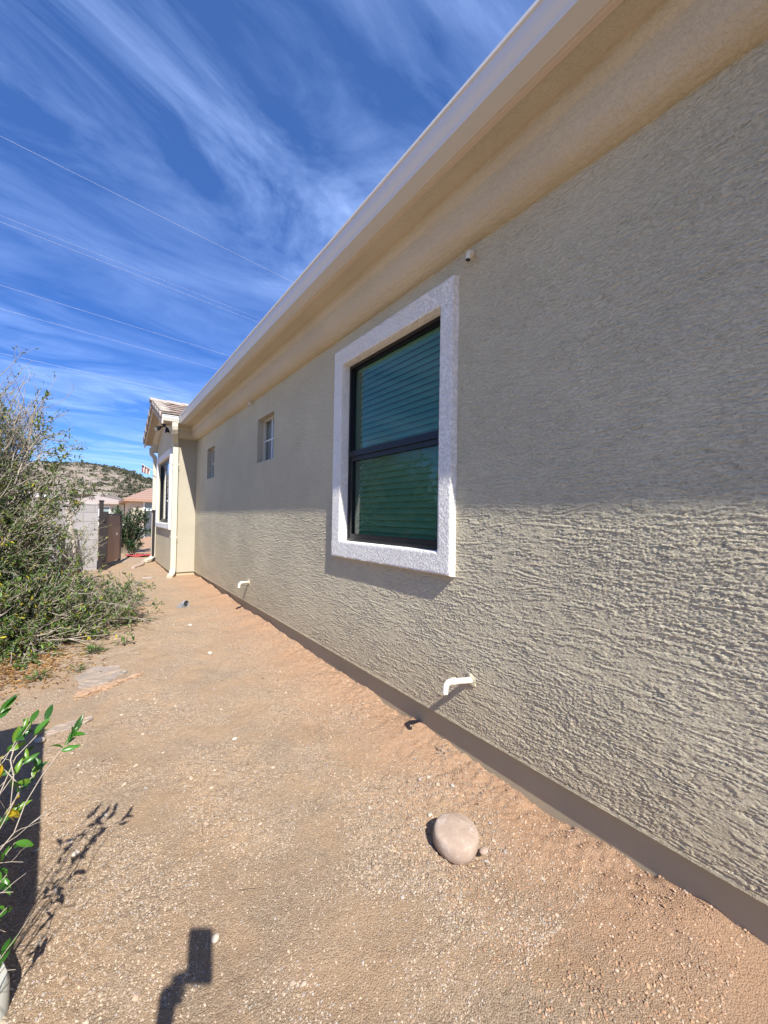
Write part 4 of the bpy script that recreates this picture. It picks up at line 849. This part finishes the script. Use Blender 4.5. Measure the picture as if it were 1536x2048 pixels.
# leaning weathered trunk/post with round brown foot
pp = tag(empty('weathered_post', (-.30, 10.1, .13)), 'pale peeling wooden post leaning in front of the grey block wall', 'post')
mb = MB(); mb.tube([(0, 0, -.1), (-.02, 0, .3), (-.07, .0, .8), (-.15, .02, 1.36)], [.055, .052, .048, .045], 10); mb.build('shaft', rockmat('peeling paint', (.58, .53, .46), (.42, .36, .30), (.70, .66, .6), 9), pp, True)
rock('clay_ball', (-.30, 9.85, .19), (.085, .085, .08), mat('dark red clay', (.10, .035, .025), .5), 'dark red round ball at the foot of the pale leaning post', 'ball', rough=.01, sub=3)
mb = MB(); mb.tube([(-1.35, 9.6, .20), (-.9, 9.7, .24), (-.38, 9.85, .30)], [.05, .045, .04], 9); tag(mb.build('log', barkmat('log bark', (.40, .34, .28), (.55, .50, .42)), None, True), 'pale log lying beside the foot of the leaning post', 'log')
# red cloth beyond the gate
vs, fs = cloth(26, 12, lambda u_, v_: (-.32+.62*u_+.05*math.sin(v_*3), -.28+.56*v_+.06*math.sin(u_*7), .012+.014*math.sin(u_*11+v_*3)+.012*math.sin(v_*9-u_*4)))
mb = MB(); mb.add(vs, fs); rc_ = mb.build('red_cloth', mat('red fabric', (.42, .06, .055), .8), None, True); rc_.location = (1.02, 13.1, .195); s_ = rc_.modifiers.new('s', 'SOLIDIFY'); s_.thickness = .003; tag(rc_, 'crumpled red cloth lying on the dirt beyond the gate', 'cloth')
# utility box
ub = tag(empty('utility_box', (1.86, 23.0, .19)), 'grey utility box standing on dirt near the dark fence', 'utility box'); mb = MB(); mb.box((-.19, -.2, 0), (.19, .2, .42)); mb.build('cabinet', mat('grey enamel', (.42, .42, .42), .5), ub, bevel=.01); mb = MB(); mb.box((-.2, -.21, .42), (.2, .21, .46)); mb.build('lid', mat('grey enamel lid', (.5, .5, .5), .5), ub)
# dark fence
fe = tag(empty('fence', (2.13, 24.0, .19)), 'dark blue-grey panel fence beyond the gate', 'fence'); mb = MB()
for k in range(14): mb.box((.03+k*.30, -.02+.05*k, -.1), (.03+k*.30+.285, .02+.05*k, 1.38))
mb.build('panels', mat('fence paint', (.075, .08, .095), .6), fe)
for k in range(4): mb = MB(); mb.box((k*1.2-.04, -.05+.2*k, -.1), (k*1.2+.04, .05+.2*k, 1.48)); mb.build('post', M_metal, fe)

# ------------------------------------------------------------------ distant houses
M_far = stucco('far stucco', (.60, .52, .40), b1=0, b2=.002, along='N'); M_roof2 = mat('far roof tile', (.36, .22, .155), .9); t = T(M_roof2); p = pos(t)
wv_ = t.nodes.new('ShaderNodeTexWave'); wv_.bands_direction = 'Z'; wv_.inputs['Scale'].default_value = 1.6; wv_.inputs['Distortion'].default_value = .6; t.links.new(p, wv_.inputs['Vector'])
t.links.new(mixc(t, wv_.outputs['Fac'], (.30, .175, .12), (.42, .27, .195)), bsdf(M_roof2).inputs['Base Color'])
def far_house(name, x0, y0, x1, y1, zb, ze, zt, wallm, roofm, label, wins, ov=.45, hip=1.0):
    e = tag(empty(name, ((x0+x1)/2, (y0+y1)/2, 0)), label, 'house'); o = Vector((-(x0+x1)/2, -(y0+y1)/2, 0))
    mb = MB(); mb.box((x0, y0, zb), (x1, y1, ze)); ob = mb.build('wall', wallm, e); ob.location = o
    cx_, hy = (y0+y1)/2, (y1-y0)/2; X0, X1, Y0, Y1 = x0-ov, x1+ov, y0-ov, y1+ov; rx0 = X0+hy*hip; rx1 = X1-hy*hip
    mb = MB(); mb.add([(X0, Y0, ze-.05), (X1, Y0, ze-.05), (X1, Y1, ze-.05), (X0, Y1, ze-.05), (rx0, cx_, zt), (rx1, cx_, zt), (X0, Y0, ze-.2), (X1, Y0, ze-.2), (X1, Y1, ze-.2), (X0, Y1, ze-.2)],
        [(0, 1, 5, 4), (1, 2, 5), (2, 3, 4, 5), (3, 0, 4), (0, 6, 7, 1), (1, 7, 8, 2), (2, 8, 9, 3), (3, 9, 6, 0), (6, 9, 8, 7)]); ob = mb.build('roof', roofm, e); ob.location = o
    for (a, b, c, d) in wins:
        mb = MB(); frame_box(mb, y0-.05, y0+.03, a, b, c, d, .10); mb.v = [(q[1], q[0], q[2]) for q in mb.v]; ob = mb.build('window', M_white, e); ob.location = o
        mb = MB(); mb.box((a+.1, y0-.02, c+.1), (b-.1, y0-.005, d-.1)); mb.build('pane', mat('far pane', (.25, .33, .33), .12), ob)
    return e
far_house('house', 1.95, 31, 12, 43, .1, 2.45, 3.55, M_far, M_roof2, 'distant cream house with tan tile hip roof beyond the gate', [(2.62, 3.35, 1.62, 2.30), (4.6, 5.6, 1.3, 2.2)], hip=.35)
far_house('house', -1.6, 38, 1.9, 46, .1, 2.35, 3.15, stucco('far white', (.72, .70, .66), b1=0, b2=.001, along='N'), mat('far roof grey', (.40, .33, .28), .9), 'distant white house with a pale grey-brown roof left of the cream house', [(.2, 1.0, 1.2, 2.0)], hip=.8)
far_house('house', -8.5, 40, -2.9, 48, .1, 2.75, 3.3, stucco('far white two', (.74, .73, .71), b1=0, b2=.001, along='N'), mat('far roof pale', (.55, .52, .50), .9), 'distant white building glimpsed through the tall shrub', [(-6.3, -5.2, 1.6, 2.4)], hip=.8)

# ------------------------------------------------------------------ hill
hx = np.linspace(-420, 520, 200); hy_ = np.linspace(120, 620, 120); HX, HY = np.meshgrid(hx, hy_)
hn = fft_noise(256, 40, 40, 3.2, 31); hn2 = fft_noise(256, 10, 10, 3, 32)
prof = 24.5*np.exp(-((HX+8)/56)**2)+14*np.exp(-((HX+150)/110)**2)+7*np.exp(-((HX-190)/110)**2)+4.5
HZ = prof*np.exp(-((HY-300)/105)**2)*(1+.06*samp(hn, HX/3, HY/3))+samp(hn2, HX/2, HY/2)*.35-1.2+ .2
M_hill = mat('hill soil', (.3, .2, .15), .95, spec=.05); t = T(M_hill); p = pos(t)
cc = mixc(t, ramp(noise(t, p, .05, 6, .65), [(.4, g(0)), (.62, g(1))], t), (.27, .205, .16), (.36, .30, .25)); cc = mixc(t, ramp(noise(t, mapping(t, p, (1, .4, 1)), .35, 6, .75), [(.46, g(0)), (.56, g(.75))], t), cc, (.15, .14, .085))
t.links.new(cc, bsdf(M_hill).inputs['Base Color'])
tag(link('hill', nmesh('hill', np.stack([HX, HY, HZ], -1).reshape(-1, 3), gridfaces(*HX.shape)), M_hill, None, True), kind='structure', label='low desert hill')
# scrub on the hill
r = np.random.default_rng(33); n = 9500; X = r.uniform(-90, 140, n); Y = r.uniform(150, 330, n)
def hz(X, Y):
    i = np.clip(((X-hx[0])/(hx[1]-hx[0])).astype(int), 0, 198); j = np.clip(((Y-hy_[0])/(hy_[1]-hy_[0])).astype(int), 0, 118); return HZ[j, i]
Zh = hz(X, Y); s = r.uniform(.35, 1.15, n)*(1+.5*(r.random(n) < .1)); nl = 16
cp_ = np.repeat(np.stack([X, Y, Zh], -1), nl, 0); off = r.normal(0, .5, (n*nl, 3))*np.repeat(s, nl)[:, None]*[1, 1, .7]; off[:, 2] = abs(off[:, 2])
P = cp_+off; D = r.normal(0, 1, (n*nl, 3)); Nn = r.normal(0, 1, (n*nl, 3)); Ls = np.repeat(s, nl)*r.uniform(.5, 1.0, n*nl)
c = np.repeat(np.array([(.075, .085, .04), (.11, .11, .06), (.06, .07, .035), (.15, .13, .08)])[r.integers(0, 4, n)], nl, 0)*r.uniform(.8, 1.2, (n*nl, 1))
V_, F_, C_ = leafset(P, D, Nn, Ls, Ls*.7, c); tag(link('hill_scrub', nmesh('hill_scrub', V_, F_, colors=C_), M_leaf), 'dots of dark desert scrub covering the hillside', 'scrub', kind='stuff')

# ------------------------------------------------------------------ power lines
M_wire = mat('wire', (.62, .62, .64), .5, .2)
wd = Vector((math.sin(R(82.7)), math.cos(R(82.7)), 0))
for k, (ax, ay, H_, rad, lb) in enumerate([(-.225, 1.433, 19, .011, 'topmost and highest single power line in the sky'), (-.279, 1.816, 17.5, .008, 'thin upper line of the close pair of power lines'), (-.285, 1.856, 17.3, .011, 'lower brighter line of the close pair of power lines'),
        (-.358, 2.376, 15, .012, 'power line just below the close pair'), (-.397, 2.651, 14, .011, 'power line second from the bottom'), (-.501, 3.394, 12.5, .013, 'bottommost power line just above the shrub top')]):
    p0 = Vector((ax*H_, ay*H_, H_+CH)); mb = MB(); P = []
    for s_ in np.linspace(-70, 150, 56): P.append(p0+wd*s_+Vector((0, 0, (((s_-40)/110)**2-(40/110)**2)*.9)))
    mb.tube(P, rad*.42, 6); tag(mb.build('power_line', M_wire, None, True), lb, 'power line', 'power lines crossing the sky')

# ------------------------------------------------------------------ photographer (behind the camera; casts the phone-and-arm shadow)
ph = tag(empty('phone', (0, 0, CH)), 'dark phone held up in front of the photographer', 'phone')
cph = Vector((0, 0, 0))+rt*(.003)-fw*.016+Vector((0, 0, -.048))
def pv(a, b, c): return tuple(cph+rt*a+Vector((0, 0, 1))*b-Vector((fw.x, fw.y, 0)).normalized()*c)
mb = MB(); rg = lambda c: [pv(x, y, c) for x, y, _ in rrect(0, 0, .077, .162, .010, 0)]
mb.loft([rg(0), rg(.008)]); mb.build('case', M_black, ph, True); mb = MB(); rg2 = lambda c: [pv(x, y, c) for x, y, _ in rrect(0, 0, .070, .155, .008, 0)]; mb.loft([rg2(.0081), rg2(.0086)]); mb.build('screen', mat('phone screen', (.02, .02, .025), .1), ph)
def skin(name, verts, edges, rad, mt, parent, sub=2):
    me = bpy.data.meshes.new(name); me.from_pydata(verts, edges, []); o = link(name, me, mt, parent); md = o.modifiers.new('Skin', 'SKIN'); md.use_smooth_shade = True
    for i, v_ in enumerate(me.skin_vertices[0].data): v_.radius = (rad[i], rad[i]) if not hasattr(rad[i], '__len__') else rad[i]; v_.use_root = (i == 0)
    s_ = o.modifiers.new('Sub', 'SUBSURF'); s_.levels = sub; s_.render_levels = sub; return o
hd = Vector((math.sin(YAW), math.cos(YAW), 0)); rr2 = Vector((math.cos(YAW), -math.sin(YAW), 0)); base = Vector((-.34, -.66, 0))
def B(r, f, z): return tuple(base+rr2*r+hd*f+Vector((0, 0, z)))
M_skin = mat('skin', (.45, .27, .19), .55); M_shirt = mat('navy shirt', (.03, .045, .09), .85); M_pants = mat('khaki trousers', (.24, .19, .13), .85); M_hair = mat('dark hair', (.03, .02, .015), .7)
person = tag(empty('person', base), 'person standing behind the viewpoint in a navy shirt holding up a phone', 'person')
hand = Vector((0, 0, CH))+rt*(-.075)-hd*.035+Vector((0, 0, -.135)); elbow_ = Vector((-.17, -.20, 1.04)); sh = Vector(B(-.17, .02, 1.30)); 
handR = Vector(B(.20, .05, .80)); 
bv = [B(0, 0, .88), B(0, .0, 1.05), B(0, 0, 1.25), B(0, .01, 1.36), B(0, .02, 1.42), B(0, .035, 1.50), B(0, .04, 1.57),
      tuple(sh), tuple(elbow_), tuple(hand-Vector((.01, .02, .03))), tuple(hand+Vector((0, 0, .02))),
      B(.17, .0, 1.30), B(.235, -.02, 1.05), tuple(handR+Vector((0, 0, .04))), tuple(handR-Vector((0, 0, .03))),
      B(-.09, 0, .82), B(-.11, .03, .46), B(-.12, -.02, .09), B(-.12, .12, .04), B(.09, 0, .82), B(.11, .03, .46), B(.12, -.02, .09), B(.12, .12, .04)]
be = [(0,1),(1,2),(2,3),(3,4),(4,5),(5,6),(3,7),(7,8),(8,9),(9,10),(3,11),(11,12),(12,13),(13,14),(0,15),(15,16),(16,17),(17,18),(0,19),(19,20),(20,21),(21,22)]
br = [.13, .12, .14, .09, .05, .082, .072, .055, .038, .024, .030, .055, .038, .024, .030, .085, .058, .04, .035, .085, .058, .04, .035]
def rel(vs): return [tuple(Vector(v_)-base) for v_ in vs]
skin('body', rel(bv), be, br, M_skin, person)
def chain(name, pts, rads, mt): skin(name, rel(pts), [(i, i+1) for i in range(len(pts)-1)], rads, mt, person, 1)
sv = [bv[0], bv[1], bv[2], B(0, .01, 1.345), tuple(sh), tuple(sh*.45+elbow_*.55), B(.17, 0, 1.30), B(.21, -.01, 1.14)]
skin('shirt', rel(sv), [(0,1),(1,2),(2,3),(3,4),(4,5),(3,6),(6,7)], [.145, .132, .152, .095, .067, .056, .067, .056], M_shirt, person)
skin('trousers', rel([bv[0], bv[15], bv[16], B(-.12, -.02, .12), bv[19], bv[20], B(.12, -.02, .12)]), [(0,1),(1,2),(2,3),(0,4),(4,5),(5,6)], [.14, .098, .072, .062, .098, .072, .062], M_pants, person)
skin('hair', rel([B(0, -.005, 1.60), B(0, .03, 1.615), B(0, -.03, 1.54)]), [(0,1),(0,2)], [.078, .074, .07], M_hair, person)
for k, (dx, dz, ln) in enumerate(((0, .035, .95), (0, .012, 1.0), (0, -.010, .95), (0, -.032, .8))):   # fingers wrap the phone's left edge
    a_ = hand+Vector((0, 0, dz)); p1 = a_+rt*.012-hd*.0; p2 = a_+rt*.026*ln+hd*.012; p3 = a_+rt*.045*ln+hd*.010; chain('finger', [tuple(a_), tuple(p1), tuple(p2), tuple(p3)], [.009, .0085, .008, .007], M_skin)
chain('thumb', [tuple(hand+Vector((0, 0, .0))), tuple(hand+rt*.02-hd*.012+Vector((0, 0, .03))), tuple(hand+rt*.045-hd*.006+Vector((0, 0, .05)))], [.011, .010, .008], M_skin)
for k in range(4): a_ = handR+rr2*0+hd*(-.03+.018*k)+Vector((0, 0, -.05)); chain('finger', [tuple(a_), tuple(a_+Vector((0, 0, -.035))), tuple(a_+Vector((0, 0, -.065))+rr2*-.012)], [.0088, .008, .007], M_skin)
chain('thumb', [tuple(handR+hd*.02), tuple(handR+hd*.045+Vector((0, 0, -.03))), tuple(handR+hd*.05+Vector((0, 0, -.055)))], [.010, .009, .008], M_skin)
mb = MB()
for s_ in (-1, 1): mb.loft([[tuple(Vector(B(s_*.12+x, .05+y, z))-base) for x, y, _ in rrect(0, 0, .10*k_, .28*k_, .045*k_, 0)] for z, k_ in ((0, 1), (.025, 1.02), (.06, .85), (.085, .5))])
mb.build('shoes', M_black, person, True)
